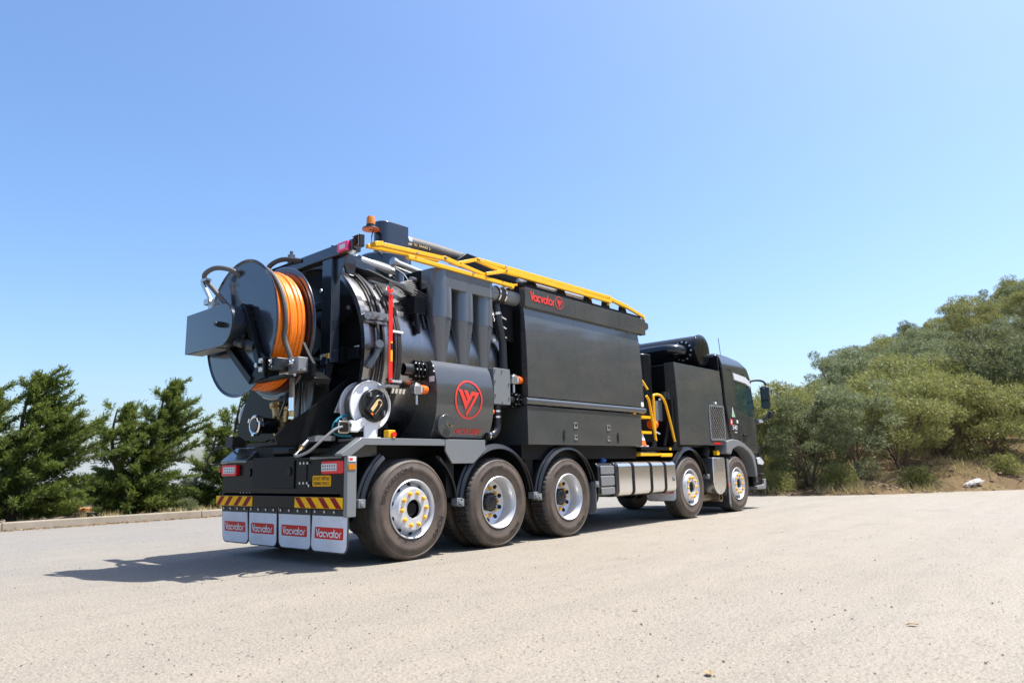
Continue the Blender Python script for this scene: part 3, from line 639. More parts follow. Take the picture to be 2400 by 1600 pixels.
# hose lead running over the drum to the guide, nozzle hanging below
ld = [(-.535, -.36, 3.02)]+[(-.535+.05*k/7, RC[0]-.652*math.cos(R(75-13*k)), RC[1]+.652*math.sin(R(75-13*k))) for k in range(8)]+[(-.44, -.85, 2.02), (-.42, -.86, 1.86), (-.42, -.87, 1.70), (-.42, -.875, 1.60)]
m = MB(); q = smooth(ld, 8); m.tube(q, .0245, 10, rf=lambda i: .0245+.0018*(i % 2)); P('hose_lead', m, 'hose_grey', reel)
m = MB(); m.cyl((-.42, -.875, 1.615), (-.42, -.88, 1.51), .030, n=16); m.cyl((-.42, -.88, 1.51), (-.42, -.881, 1.49), .034, n=6); nz = P('nozzle_coupling', m, 'chrome', reel)
m = MB(); m.cyl((-.42, -.881, 1.49), (-.42, -.883, 1.43), .028, n=16); m.cyl((-.42, -.883, 1.43), (-.42, -.884, 1.405), .016, n=12); P('nozzle', m, 'brass', reel)
m = MB(); m.cyl((-.42, -.883, 1.435), (-.42, -.8835, 1.412), .031, n=6); P('nozzle_nut', m, 'chrome', reel)
# drive cover
cy, cz, hh = -.22, 2.375, .212
cp_ = [(.565, cz-hh+.004), (.565, cz+hh)]+[(cy-(hh)*math.sin(R(a)), cz+hh*math.cos(R(a))) for a in range(0, 181, 10)]
m = MB(); m.prism(cp_[::-1], 'x', -.83, -.826); n0 = len(cp_)
m.prism([(y, z) for y, z in cp_][::-1], 'x', -.822, -.665)
dc = P('drive_cover', m, 'gunmetal_sky', reel, .005)
m = MB(); m.cyl((-.826, cy, cz), (-.87, cy, cz), .030, n=18); m.cyl((-.87, cy, cz), (-.90, cy, cz), .024, n=18); m.cyl((-.90, cy, cz), (-.902, cy, cz), .012, n=10); P('shaft_end', m, 'plastic', dc)
m = MB(); m.box(-.82, -.67, -.1, .5, cz-hh-.006, cz-hh-.002); P('cover_lip', m, 'deck_grey', dc)
# swing arms each side of the drive and the motor behind
m = MB(); m.bar((-.66, -.36, 2.56), (-.66, -.70, 1.93), .075, .06, up=X); m.bar((-.66, .02, 2.24), (-.66, -.56, 1.79), .07, .06, up=X); m.prism([(-.50, 1.76), (-.80, 1.80), (-.80, 1.99), (-.70, 2.06), (-.60, 1.90)], 'x', -.67, -.645)
m.prism([(-.78, 1.79), (-.80, 1.79), (-.80, 2.0), (-.78, 2.0)], 'x', -.67, -.52); m.bar((-.60, -.52, 1.79), (-.60, -1.12, 1.79), .10, .03); m.bar((-.20, -.70, 1.95), (-.20, -1.02, 1.78), .06, .22, up=X)
P('swing_arm', m, 'black', reel, .005)
m = MB()
for k in range(14):
    a0, a1 = R(k*360/14-9), R(k*360/14+7); ri = .20 if k % 2 else .178; sy, sz = -.27, 2.42
    m.prism([(sy+.06*math.cos(a0), sz+.06*math.sin(a0)), (sy+ri*math.cos(a0), sz+ri*math.sin(a0)), (sy+ri*math.cos(a1), sz+ri*math.sin(a1)), (sy+.06*math.cos(a1), sz+.06*math.sin(a1))], 'x', -.64, -.612)
m.cyl((-.66, -.27, 2.42), (-.605, -.27, 2.42), .165, n=24); P('sprocket', m, 'black_matt', reel)
m = MB(); m.cyl((-.72, -.36, 2.19), (-.72, -.50, 2.15), .045, n=16); m.cyl((-.69, -.48, 2.16), (-.66, -.60, 2.12), .05, n=16); m.ball((-.74, -.38, 2.18), .04, 10); P('motor', m, 'plastic', reel)
# level wind guide
m = MB(); m.box(-.62, -.38, -.92, -.78, 1.86, 1.985); lg = P('hose_guide', m, 'plastic', reel, .006)
m = MB(); m.box(-.50, -.385, -1.09, -.92, 1.845, 1.985); P('guide_block', m, 'grey_plastic', lg, .008)
m = MB(); m.cyl((-.505, -1.0, 1.93), (-.53, -1.0, 1.93), .045, n=16); m.cyl((-.53, -1.0, 1.93), (-.55, -1.0, 1.93), .028, n=14); m.bar((-.51, -.95, 1.95), (-.53, -.95, 1.90), .04, .02); P('roller', m, 'chrome', lg)
m = MB(); m.cyl((-.46, -.66, 1.865), (-.46, -1.14, 1.865), .017, n=12); m.cyl((-.56, -.70, 1.80), (-.56, -1.14, 1.80), .014, n=12); P('guide_rod', m, 'steel', reel)
m = MB(); m.prism([(-1.10, 1.76), (-1.17, 1.80), (-1.17, 1.92), (-1.08, 2.02), (-.98, 2.15), (-.98, 1.76)], 'x', -.39, -.36); m.cyl((-.395, -1.10, 1.86), (-.37, -1.10, 1.86), .04, n=16); P('side_plate', m, 'black', reel)
bolts([(-.672, -.66, 1.93), (-.672, -.735, 1.965), (-.672, -.74, 1.88)], .030, .02, NX, reel); bolts([(-.625, -.80, z) for z in (1.96, 1.92, 1.885)]+[(-.625, -.85, 1.90), (-.625, -.76, 1.885)], .014, .012, NX, reel, 'chrome')
m = MB(); m.box(-.624, -.6205, -.83, -.765, 1.935, 1.978); o = P('sticker', m, 'white', lg); m = MB(); m.box(-.6255, -.6242, -.797, -.768, 1.938, 1.975); P('print', m, 'sign_yellow', o)
# bent feed hose with its bracket on the far side of the reel
m = MB(); m.tube(smooth([(-.64, .02, 2.62), (-.72, .22, 2.84), (-.77, .33, 2.97), (-.77, .29, 3.03), (-.74, .12, 3.05), (-.66, -.08, 2.99), (-.55, -.10, 2.9)], 8), .026, 12); P('feed_hose', m, 'hose_grey', reel)
m = MB(); m.bar((-.78, .36, 2.93), (-.78, .15, 2.70), .045, .02, up=X); m.box(-.80, -.74, .24, .36, 2.93, 2.955); m.box(-.80, -.72, .16, .26, 2.66, 2.72); m.box(-.78, -.70, .12, .20, 2.55, 2.68); P('feed_bracket', m, 'steel', reel)
# hoses hanging from the beam to the door
m = MB()
for k in range(6):
    y = -.06-.07*k; m.tube(smooth([(.12, y+.25, 3.1), (.08, y+.12, 2.9-.03*k), (.06, y, 2.5), (.10, y+.03, 2.15)], 5), .016, 7)
m.tube(smooth([(.05, .55, 3.22), (0, .35, 3.28), (-.02, .05, 3.28), (.06, -.22, 3.22)], 6), .028, 10)
for y in (-.03, -.16): m.cyl((.16, y, 2.85), (.02, y, 2.9), .03, n=10)
P('hydraulic_hose', m, 'rubber')
m = MB(); m.box(.06, .12, .03, .09, 3.26, 3.36); m.cyl((.09, .06, 3.36), (.09, .06, 3.40), .02, n=10); P('valve_block', m, 'gunmetal')

# --- white spring reels on the deck (near side and far side)
def spring_reel(yf, s, main=True):
    """yf: outer face y; s=-1 near side"""
    c = (.345, 0, 1.565); yy = lambda d: yf-s*d
    m = MB()
    for d in (.03, .20):
        m.lathe([(.10, 0), (.15, .004), (.20, -.012), (.235, -.010), (.248, .006), (.255, .004), (.252, -.018), (.20, -.024), (.10, -.008)], (c[0], yy(d), c[2]), (0, s, 0), 64)
    m.cyl((c[0], yy(.03), c[2]), (c[0], yy(.20), c[2]), .13, n=32)
    o = P('spring_reel', m, 'white', sharp=25)
    if not main: return o
    m = MB(); m.prism([(.245, 1.232), (.405, 1.232), (.425, 1.52), (.24, 1.52)], 'y', yy(.012), yy(-.005)); m.box(.19, .45, yy(.14), yy(-.01), 1.230, 1.240); P('pedestal', m, 'white', o, .003)
    m = MB()
    for k in range(6): m.lathe([(.19, 0), (.205, .01), (.22, 0), (.205, -.01)], (c[0], yy(.06+.024*k), c[2]), (0, s, 0), 32)
    P('hose', m, 'hose_grey', o)
    m = MB(); m.lathe([(0, .03), (.165, .03), (.172, .015), (.172, -.02), (0, -.02)], (c[0]+.015, yf, c[2]-.005), (0, s, 0), 48, close=False)
    for a in (52, 128, -40):
        t = R(a); q = (c[0]+.015+.128*math.cos(t), yf, c[2]+.128*math.sin(t)); m.cyl((q[0], yy(-.03), q[2]), (q[0], yy(-.045), q[2]), .036, .032, 16)
    hub = P('spring_case', m, 'plastic', o, .004)
    m = MB()
    for a in (52, 128, -40):
        t = R(a); q = (c[0]+.015+.128*math.cos(t), yf, c[2]+.128*math.sin(t)); m.prism([(q[0]-.008, q[2]-.02), (q[0]+.008, q[2]-.02), (q[0]+.008, q[2]+.026), (q[0]-.008, q[2]+.026)], 'y', yy(-.045), yy(-.056))
    P('lug', m, 'grey_plastic', hub)
    def slot(cx, cz, l, r, rot):
        ca, sa = math.cos(R(rot)), math.sin(R(rot)); pp = [(l*.5+r*math.cos(R(a)), r*math.sin(R(a))) for a in range(-90, 91, 15)]+[(-l*.5, r), (-l*.5, -r)]
        return [(cx+x*ca-y*sa, cz+x*sa+y*ca) for x, y in pp]
    m = MB(); m.prism(slot(.325, 1.53, .16, .072, 50), 'y', yy(-.0305), yy(-.075)); arm = P('arm_cover', m, 'plastic', hub, .008)
    m = MB(); m.prism(slot(.33, 1.537, .12, .038, 50), 'y', yy(-.076), yy(-.079)); lb = P('label_panel', m, 'beige', arm)
    m = MB(); m.cyl((.373, yy(-.079), 1.585), (.373, yy(-.088), 1.585), .021, n=16); P('knob', m, 'plastic', arm); m = MB(); m.prism(slot(.333, 1.515, .09, .017, 50), 'y', yy(-.0795), yy(-.081)); P('print', m, 'black_matt', arm)
    m = MB(); m.prism([(.262, 1.468), (.285, 1.452), (.297, 1.467), (.275, 1.484)], 'y', yy(-.0815), yy(-.083)); P('badge', m, 'orange_plastic', arm)
    m = MB(); m.prism([(.225, 1.44), (.145, 1.395), (.06, 1.40), (.055, 1.30), (.075, 1.285), (.155, 1.285), (.215, 1.34), (.265, 1.39)], 'y', yy(.02), yy(-.03)); P('guide_arm', m, 'white', o, .012)
    m = MB(); m.box(.05, .068, yy(-.035), yy(-.031), 1.335, 1.37); m.prism(rrect(-.075, .05, 1.275, 1.385, .02), 'y', yy(.06), yy(-.02)); P('hose_outlet', m, 'plastic', o, .006)
    m = MB(); m.prism(rrect(-.082, .045, 1.268, 1.392, .026), 'y', yy(-.021), yy(-.028)); P('outlet_plate', m, 'chrome', o, .004)
    m = MB(); m.prism(rrect(-.062, .03, 1.285, 1.375, .02), 'y', yy(-.029), yy(-.036)); P('outlet_mouth', m, 'black_matt', o)
    return o
spring_reel(-1.13, -1); spring_reel(1.13, 1, False)
m = MB(); m.tube(smooth([(-.04, -1.16, 1.335), (-.14, -1.17, 1.30), (-.26, -1.15, 1.20), (-.36, -1.10, 1.10), (-.42, -1.02, 1.06), (-.40, -.93, 1.07), (-.33, -.90, 1.12), (-.22, -.86, 1.20)], 8), .0135, 8); cb = P('air_hose', m, 'grey_plastic')
m = MB(); m.cyl((-.40, -.93, 1.07), (-.335, -.90, 1.115), .016, n=12); m.cyl((-.30, -.885, 1.15), (-.235, -.865, 1.2), .03, n=14); P('coupling', m, 'chrome', cb)
m = MB(); m.cyl((-.335, -.90, 1.115), (-.30, -.885, 1.15), .018, n=6); P('fitting', m, 'brass', cb)
m = MB(); m.tube(smooth([(.14, -1.02, 1.47), (.02, -1.03, 1.43), (-.06, -1.05, 1.36), (-.07, -1.06, 1.29), (.0, -1.07, 1.255), (.12, -1.08, 1.25)], 8), .013, 8); P('water_hose', m, 'teal')
m = MB(); m.box(-.16, .05, -.92, -.84, 1.21, 1.26).box(-.2, -.16, -.95, -.80, 1.20, 1.25); P('latch_bar', m, 'grey_plastic')
m = MB(); m.tube(smooth([(.05, 1.2, 1.25), (-.05, 1.35, 1.20), (-.10, 1.45, 1.08), (-.02, 1.45, 1.02), (.1, 1.25, 1.06)], 6), .012, 8); m.tube(smooth([(.0, 1.0, 1.2), (-.1, .9, 1.22), (-.08, .75, 1.12), (.05, .7, 1.1)], 6), .012, 8); m.box(.0, .16, 1.05, 1.22, 1.22, 1.34); P('cable', m, 'rubber')
m = MB(); m.prism(rrect(.475, .565, 1.229, 1.312, .01), 'y', -1.23, -1.15); o = P('stop_box', m, 'yellow', bevel=.005); m = MB(); m.cyl((.525, -1.23, 1.268), (.525, -1.265, 1.268), .022, .027, 16); P('button', m, 'red', o)

# --- red prop bar and loom
m = MB()
m.prism([(-1.2225, 1.80), (-1.1775, 1.80), (-1.1775, 2.79), (-1.2225, 2.79)], 'x', .52, .526); m.prism([(.475, 1.80), (.526, 1.80), (.520, 2.765), (.535, 2.80), (.52, 2.80), (.497, 2.775), (.466, 2.815), (.445, 2.81), (.448, 2.775), (.468, 2.755)], 'y', -1.225, -1.217)
pb = P('prop_bar', m, 'red', bevel=.002)
m = MB(); m.box(.497, .520, -1.228, -1.2255, 2.02, 2.23); o = P('sticker', m, 'sign_yellow', pb); m = MB(); m.box(.498, .519, -1.2295, -1.2283, 2.14, 2.21); P('print', m, 'black_matt', o)
bolts([(.50, -1.225, 1.83), (.50, -1.225, 2.74)], .018, .014, NY, pb)
m = MB(); m.box(.44, .60, -1.24, -1.0, 1.75, 1.775); P('prop_bracket', m, 'steel', pb)
for k, x in enumerate((.60, .635, .67, .705, .74)):
    rr = TR+.045; p = [(x+.02*math.sin(k), -rr*math.cos(R(a)), 2.15+rr*math.sin(R(a))) for a in range(44, -42, -6)]
    m = MB(); m.tube([(x+.35, -.55, 3.02)]+p+[(x-.02, -.9, 1.35)], .0125, 7); P('loom_hose', m, 'rubber')
m = MB()
for a in (11, -16): ca, sa = math.cos(R(a)), math.sin(R(a)); m.bar((.61, -(TR+.06)*ca, 2.15+(TR+.06)*sa), (.75, -(TR+.06)*ca, 2.15+(TR+.06)*sa), .022, .024, up=(0, -ca, sa))
P('loom_clip', m, 'white')
m = MB()
for k in range(4): m.cyl((.62+.05*k, -1.10, 1.71), (.62+.05*k, -1.12, 1.76), .018, n=10)
P('hose_end', m, 'chrome')
for k, x in enumerate((.43, .475)):
    rr = TR+.035; m = MB(); m.tube([(x+.05, -.35, 3.25)]+[(x+.03*math.sin(a*.02+k), -rr*math.cos(R(a)), 2.15+rr*math.sin(R(a))) for a in range(62, -40, -6)], .017, 8); P('loom_hose', m, 'rubber')
for k in range(4):
    m = MB(); m.tube(smooth([(.35, -.30-.05*k, 3.26), (.7, -.62-.03*k, 3.10), (1.0, -.86-.02*k, 2.98-.03*k), (1.25, -1.0, 2.86-.05*k), (1.45, -.9, 2.8-.05*k)], 6), .02-.002*k, 8); P('hydraulic_hose', m, 'rubber')
m = MB(); m.box(.95, 1.12, -1.08, -.9, 2.62, 2.82); m.cyl((1.0, -1.05, 2.62), (1.0, -1.08, 2.4), .03, n=12); m.cyl((1.08, -1.05, 2.62), (1.08, -1.1, 2.45), .022, n=12); P('valve_block', m, 'black', bevel=.006)
# tank top plates, locking rams and valve bank
LUG = [(.42, 3.28), (.58, 3.33), (1.0, 3.16), (1.02, 3.02), (.5, 3.10), (.44, 3.16)]
for pl_, y0, y1 in ((LUG, -.562, -.538), (LUG, .49, .514), ([(.10, 3.30), (.30, 3.34), (.42, 3.20), (.40, 3.02), (.30, 3.03), (.26, 3.12)], -.72, -.69), ([(.78, 3.36), (1.0, 3.28), (1.28, 3.05), (1.05, 3.0)], -.40, -.376)):
    m = MB(); m.prism(pl_, 'y', y0, y1); P('lifting_lug', m, 'gunmetal_sky', bevel=.003)
m = MB(); m.cyl((.55, -.50, 3.30), (.98, -.60, 3.22), .05, n=16); m.cyl((.98, -.60, 3.22), (1.02, -.61, 3.21), .06, n=6); m.cyl((.42, -.44, 3.31), (.55, -.50, 3.30), .028, n=12); m.cyl((1.05, -.62, 3.32), (1.75, -.66, 3.22), .045, n=16); m.cyl((1.0, -.62, 3.335), (1.06, -.62, 3.32), .055, n=8)
P('hydraulic_ram', m, 'steel')
m = MB(); m.box(1.18, 1.60, -.92, -.62, 2.83, 3.20); vb2 = P('valve_box', m, 'black', bevel=.006)
m = MB()
for k in range(3): m.box(1.30+.09*k, 1.37+.09*k, -.955, -.93, 2.99, 3.12); m.cyl((1.335+.09*k, -.95, 2.93), (1.335+.09*k, -1.0, 2.93), .025, n=10)
P('valve', m, 'grey_plastic', vb2)
m = MB(); m.box(1.28, 1.31, -.945, -.93, 2.83, 3.20); m.cyl((1.15, -.86, 3.08), (1.05, -.90, 3.07), .03, n=12); P('rail', m, 'steel', vb2)
m = MB()
for k in range(7):
    m.tube(smooth([(1.2, -.80-.015*k, 3.08-.03*k), (.98, -.95, 3.02-.02*k), (.78-.02*k, -.96-.01*k, 2.94), (.68+.01*k, -.93, 2.90-.02*k), (.62+.02*k, -.98, 2.8)], 5), .0125, 6)
m.tube(smooth([(.82, -.5, 3.33), (.95, -.6, 3.28), (1.08, -.72, 3.18), (1.12, -.8, 3.04)], 6), .008, 6)
P('control_cable', m, 'grey_plastic')
# --- boom turret, beacon, suction hose
m = MB(); m.lathe([(0, 3.12), (.24, 3.12), (.24, 3.32), (.335, 3.335), (.335, 3.48), (.31, 3.505), (0, 3.505)], (1.24, -.18, 0), Z, 64, close=False)
tu = P('boom_turret', m, 'gunmetal_sky', sharp=30)
pl = [(1.53, -.30), (1.53, -.06), (1.22, -.06)]+[(1.22+.12*math.cos(R(a)), -.18+.12*math.sin(R(a))) for a in range(100, 261, 10)]+[(1.22, -.30)]
m = MB(); m.prism(pl, 'z', 3.5, 3.965); P('boom_head', m, 'gunmetal_sky', tu, .010)
m = MB(); m.lathe([(0, 3.965), (.09, 3.965), (.09, 3.985), (0, 3.985)], (1.40, -.18, 0), Z, 24, close=False); P('cap', m, 'steel', tu)
m = MB(); m.cyl((1.54, -.19, 3.79), (1.60, -.19, 3.79), .105, n=28); P('hose_clamp', m, 'chrome', tu)
m = MB(); q = smooth([(1.56, -.19, 3.79), (2.0, -.20, 3.79), (2.7, -.22, 3.765), (3.4, -.24, 3.70)], 10); m.tube(q, .095, 24, rf=lambda i: .095+.002*(i % 2)); P('suction_hose', m, 'hose_grey', tu)
m = MB(); lettering(m, 'SL. SAND 2', (1.63, -.293, 3.745), X, Z, .28, .03); P('lettering', m, 'beige', tu)
m = MB(); m.prism([(2.22, 3.62), (2.46, 3.80), (5.3, 3.62), (5.3, 3.50)], 'y', -.42, -.30); P('boom_arm', m, 'black', bevel=.006)
m = MB(); m.lathe([(0, 3.79), (.105, 3.785), (.10, 3.80), (.06, 3.815), (0, 3.815)], (.93, -.30, 0), Z, 28, close=False); m.lathe([(.0, 3.81), (.058, 3.81), (.056, 3.845), (0, 3.845)], (.93, -.30, 0), Z, 24, close=False); m.bar((.97, -.28, 3.80), (1.14, -.22, 3.80), .07, .012)
be = P('beacon', m, 'plastic')
m = MB(); m.lathe([(0, 3.845), (.054, 3.845), (.052, 3.92), (.044, 3.945), (.018, 3.955), (0, 3.956)], (.93, -.30, 0), Z, 24, close=False); P('lens', m, 'amber', be)
m = MB(); m.lathe([(.02, 3.782), (.104, 3.782), (.104, 3.7785), (.02, 3.7785)], (.93, -.30, 0), Z, 24); P('reflector', m, 'orange_plastic', be)
m = MB(); m.tube(smooth([(.95, -.33, 3.78), (.90, -.36, 3.66), (.88, -.42, 3.54), (.96, -.48, 3.44)], 6), .008, 6); P('cable', m, 'rubber', be)

# --- cyclone bank
CY = [(1.34, .150, -1.06), (1.705, .142, -1.06), (2.065, .14, -1.05)]
m = MB(); x0, x1, yn, yb = 1.34, 2.06, -1.20, -.82
hp = [(x0, yn), (x1, yn)]+[(x1+.14*math.sin(R(a)), -1.06-.14*math.cos(R(a))) for a in range(15, 91, 15)]+[(x1+.14, yb), (x0-.15, yb)]+[(x0-.15*math.sin(R(a)), -1.06-.15*math.cos(R(a))) for a in range(90, 0, -15)]
m.prism(hp, 'z', 2.965, 3.195); cyb = P('cyclone_bank', m, 'cyclone_sky_grey', bevel=.008, sharp=30)
for cx, r_, yy in CY:
    m = MB(); m.lathe([(0, 2.615), (r_, 2.615), (r_, 2.975), (0, 2.975)], (cx, yy, 0), Z, 40, close=False); o = P('cyclone', m, 'cyclone_sky_grey', cyb)
    m = MB(); m.lathe([(0, 2.08), (.072, 2.08), (r_-.004, 2.612), (r_+.003, 2.612), (r_+.003, 2.620), (0, 2.620)], (cx, yy, 0), Z, 40, close=False); P('cone', m, 'cyclone_sky_grey', o)
# --- side water tank with the emblem
prof = [(-1.155, 2.10), (-1.20, 2.03), (-1.24, 1.90), (-1.258, 1.76), (-1.255, 1.62), (-1.235, 1.48), (-1.20, 1.36), (-1.14, 1.25)]
pr = [(p.x, p.y) for p in smooth([(a, b, 0) for a, b in prof], 4)]
m = MB(); m.prism(pr+[(-.62, 1.25), (-.62, 2.10)], 'x', 1.12, 2.035); wt = P('water_tank', m, 'gunmetal', bevel=.004, sharp=25)
def front_y(z):
    for (a, b), (c, d) in zip(pr, pr[1:]):
        if d <= z <= b: return a+(c-a)*(b-z)/(b-d)
    return pr[0][0]
def wrap(mb, off=.006): mb.v = [(x, front_y(z)-off-max(0, (-y-2)), z) for x, y, z in mb.v]; return mb
m = MB()
for k in range(72):
    a0, a1 = R(5*k), R(5*k+5); m.add([(1.61+r*math.cos(a), -2, 1.68+r*math.sin(a)) for r, a in ((.20, a0), (.222, a0), (.222, a1), (.20, a1))], [(0, 1, 2, 3)])
eg = [((p[0]-610)/280*.222+1.61, 1.68-(p[1]-670)/395*.222) for p in EMB]
tv, tf = tess(eg, 3); m.add([(x, -2, z) for x, z in tv], tf)
P('emblem', wrap(m), 'decal_red', wt)
m = MB(); lettering(m, 'TMC90-300BPI', (1.425, -2, 1.292), X, Z, .43, .062, slant=.25); P('lettering', wrap(m), 'decal_red', wt)
m = MB(); m.cyl((1.265, -1.1, 1.375), (1.265, -1.258, 1.375), .128, n=40); h = P('hatch', m, 'gunmetal', wt, .006)
m = MB(); m.bar((1.23, -1.285, 1.385), (1.33, -1.285, 1.372), .02, .025); m.cyl((1.27, -1.25, 1.38), (1.27, -1.295, 1.38), .013, n=10); P('handle', m, 'chrome', h)
bolts([(1.115, -1.20, 2.03), (1.115, -1.21, 1.97)], .012, .012, NX, wt)
m = MB(); m.box(1.113, 1.117, -1.22, -1.14, 1.86, 1.92); P('sticker', m, 'white', wt)
m = MB(); m.cyl((2.03, -1.2, 1.565), (2.075, -1.2, 1.565), .032, n=16); P('side_marker', m, 'orange_plastic', wt)
def flanged(name, p0, p1, r, disc, mat='plastic', par=None):
    p0, p1 = Vector(p0), Vector(p1); d = (p1-p0).normalized(); m = MB(); m.lathe([(r-.006, 0), (r, 0), (r, (p1-p0).length), (r-.006, (p1-p0).length)], p0, d, 28); o = P(name, m, mat, par)
    for t in disc:
        m = MB(); q = p0+d*t; m.cyl(q, q+d*.022, r+.045, n=28); f = P('flange', m, 'black', o, .003); u, v = m.frame(d)
        bolts([q+u*((r+.026)*math.cos(a))+v*((r+.026)*math.sin(a)) for a in [k*PI/4 for k in range(8)]], .012, .014, -d, o)
    return o
flanged('inlet_pipe', (.80, -1.05, 1.985), (1.13, -1.05, 1.985), .07, (.14, .19, .25))
def actuator(x, y, z):
    m = MB(); m.prism(rrect(x, x+.11, z-.05, z+.05, .012), 'y', y, y+.09); m.cyl((x+.06, y+.04, z-.05), (x+.06, y+.04, z-.16), .016, n=10); m.box(x+.02, x+.09, y+.01, y+.07, z+.05, z+.07); o = P('valve_actuator', m, 'steel', bevel=.008)
    m = MB(); m.cyl((x+.108, y+.03, z+.008), (x+.19, y+.03, z+.008), .052, .045, 18); m.cyl((x+.17, y+.03, z+.008), (x+.20, y+.03, z+.008), .03, n=12); P('actuator_cap', m, 'orange_plastic', o, .006)
    m = MB(); m.box(x+.09, x+.107, y-.003, y, z-.03, z+.035); P('plate', m, 'white', o)
actuator(.86, -1.19, 1.755); actuator(2.47, -1.19, 1.985)
# junction box and pipework between the tanks
m = MB(); m.box(2.105, 2.405, -1.20, -.95, 1.665, 2.105); jb = P('junction_box', m, 'deck_grey', bevel=.004); bolts([(2.13, -1.20, 2.08), (2.255, -1.2, 2.08), (2.13, -1.2, 1.95), (2.38, -1.2, 1.93), (2.13, -1.2, 1.78), (2.38, -1.2, 1.76), (2.255, -1.2, 1.69)], .014, .014, NY, jb)
flanged('outlet_pipe', (2.36, -1.10, 1.745), (2.74, -1.10, 1.745), .055, (.20, .27))
m = MB(); m.tube(smooth([(2.28, -1.08, 1.70), (2.28, -1.08, 1.50), (2.27, -1.08, 1.38), (2.19, -1.08, 1.30), (2.08, -1.08, 1.29), (1.98, -1.08, 1.29)], 8), .055, 18); el = P('elbow_pipe', m, 'plastic')
m = MB()
for z in (1.60, 1.53): m.cyl((2.28, -1.08, z), (2.28, -1.08, z-.022), .060, n=22)
for x in (2.03, 2.1): m.cyl((x, -1.08, 1.29), (x+.02, -1.08, 1.29), .060, n=22)
P('hose_clamp', m, 'chrome', el); m = MB(); m.cyl((1.97, -1.08, 1.29), (1.99, -1.08, 1.29), .105, n=26); m.cyl((2.0, -1.08, 1.29), (2.02, -1.08, 1.29), .105, n=26); P('flange', m, 'black', el)
m = MB(); m.tube(smooth([(2.16, -1.05, 1.66), (2.14, -1.06, 1.52), (2.10, -1.07, 1.42)], 6), .04, 14); P('drain_hose', m, 'rubber')
m = MB(); m.cyl((2.05, -1.08, 3.07), (2.75, -1.08, 3.07), .092, n=32); bp = P('duct', m, 'deck_grey')
m = MB(); m.lathe([(.094, 2.27), (.104, 2.27), (.108, 2.31), (.104, 2.33), (.108, 2.37), (.104, 2.41), (.094, 2.41)], (0, -1.08, 3.07), X, 36); P('boot', m, 'rubber', bp); m = MB(); m.lathe([(.104, 2.275), (.112, 2.275), (.112, 2.295), (.104, 2.295)], (0, -1.08, 3.07), X, 36); m.lathe([(.104, 2.385), (.112, 2.385), (.112, 2.405), (.104, 2.405)], (0, -1.08, 3.07), X, 36); P('hose_clamp', m, 'chrome', bp)
m = MB(); m.tube([(2.28, -1.10, 2.92), (2.29, -1.11, 2.80), (2.37, -1.12, 2.44), (2.38, -1.12, 2.08)], .05, 18); vp = P('down_pipe', m, 'plastic', sharp=50); m = MB(); m.cyl((2.287, -1.11, 2.83), (2.292, -1.11, 2.80), .056, n=20); P('hose_clamp', m, 'chrome', vp)
m = MB()
for k in range(5): m.tube(smooth([(2.5, -1.0+.03*k, 2.9-.05*k), (2.42, -1.02, 2.7-.06*k), (2.5, -.9, 2.5-.1*k)], 5), .014, 6)
m.box(2.46, 2.66, -1.05, -.8, 2.5, 2.95); P('manifold', m, 'black_matt')
for k in range(3): m = MB(); m.cyl((2.42, -1.06, 2.80-.12*k), (2.50, -1.06, 2.78-.12*k), .022, n=10); P('fitting', m, 'chrome')

# --- big equipment cabinet
m = MB(); m.box(2.68, 5.46, -1.16, 1.22, 1.72, 3.20); cab_ = P('cabinet', m, 'black', bevel=.006)
PF = [(-1.205, 2.962), (-1.222, 2.80), (-1.236, 2.60), (-1.244, 2.40), (-1.250, 2.20), (-1.253, 2.0), (-1.252, 1.785)]
for a, b_ in ((2.69, 3.776), (3.778, 4.936), (4.938, 5.52)):
    m = MB(); m.prism(PF+[(-1.16, 1.785), (-1.16, 2.962)], 'x', a, b_); P('side_panel', m, 'gunmetal', cab_, .002, sharp=20)
for a, b_ in ((2.68, 3.775), (3.778, 4.93), (4.933, 5.70)):
    m = MB(); m.prism([(-1.25, 2.955), (-1.255, 3.205), (-1.15, 3.215), (-1.15, 2.955)], 'x', a, b_); hp_ = P('top_panel', m, 'gunmetal', cab_, .003)
m = MB(); m.box(5.70, 5.78, -1.24, -1.16, 3.05, 3.17); m.prism([(5.70, 3.02), (5.84, 3.08), (5.84, 3.16), (5.70, 3.19)], 'y', -1.23, -1.17); P('end_cap', m, 'gunmetal', cab_, .004)
m = MB(); m.box(2.72, 5.66, -1.20, 1.20, 3.205, 3.262); P('roof_strip', m, 'black_matt', cab_)
m = MB(); wordmark(m, (2.79, -1.2565, 3.045), X, Z, .50, .125); P('lettering', m, 'decal_red', cab_); m = MB(); emblem(m, (3.40, -1.2570, 3.108), X, Z, .085); P('emblem', m, 'decal_red', cab_)
m = MB(); m.cyl((2.64, -1.235, 1.73), (5.54, -1.235, 1.73), .045, n=26); P('side_rail', m, 'gunmetal', cab_)
m = MB(); m.box(2.67, 5.41, -1.25, 1.22, 1.185, 1.668); lk = P('side_locker', m, 'gunmetal', bevel=.004)
for x, z, s in ((3.675, 1.45, 1), (3.67, 1.288, .8), (4.48, 1.44, 1), (4.475, 1.28, .8)):
    m = MB(); m.lathe([(.028*s, 0), (.056*s, 0), (.060*s, .008), (.028*s, .012)], (x, -1.251, z), NY, 4, a0=R(45), a1=R(405)); o = P('latch', m, 'steel', lk); m = MB(); m.box(x-.026*s, x+.026*s, -1.2535, -1.2525, z-.024*s, z+.024*s); P('recess', m, 'black_matt', o)
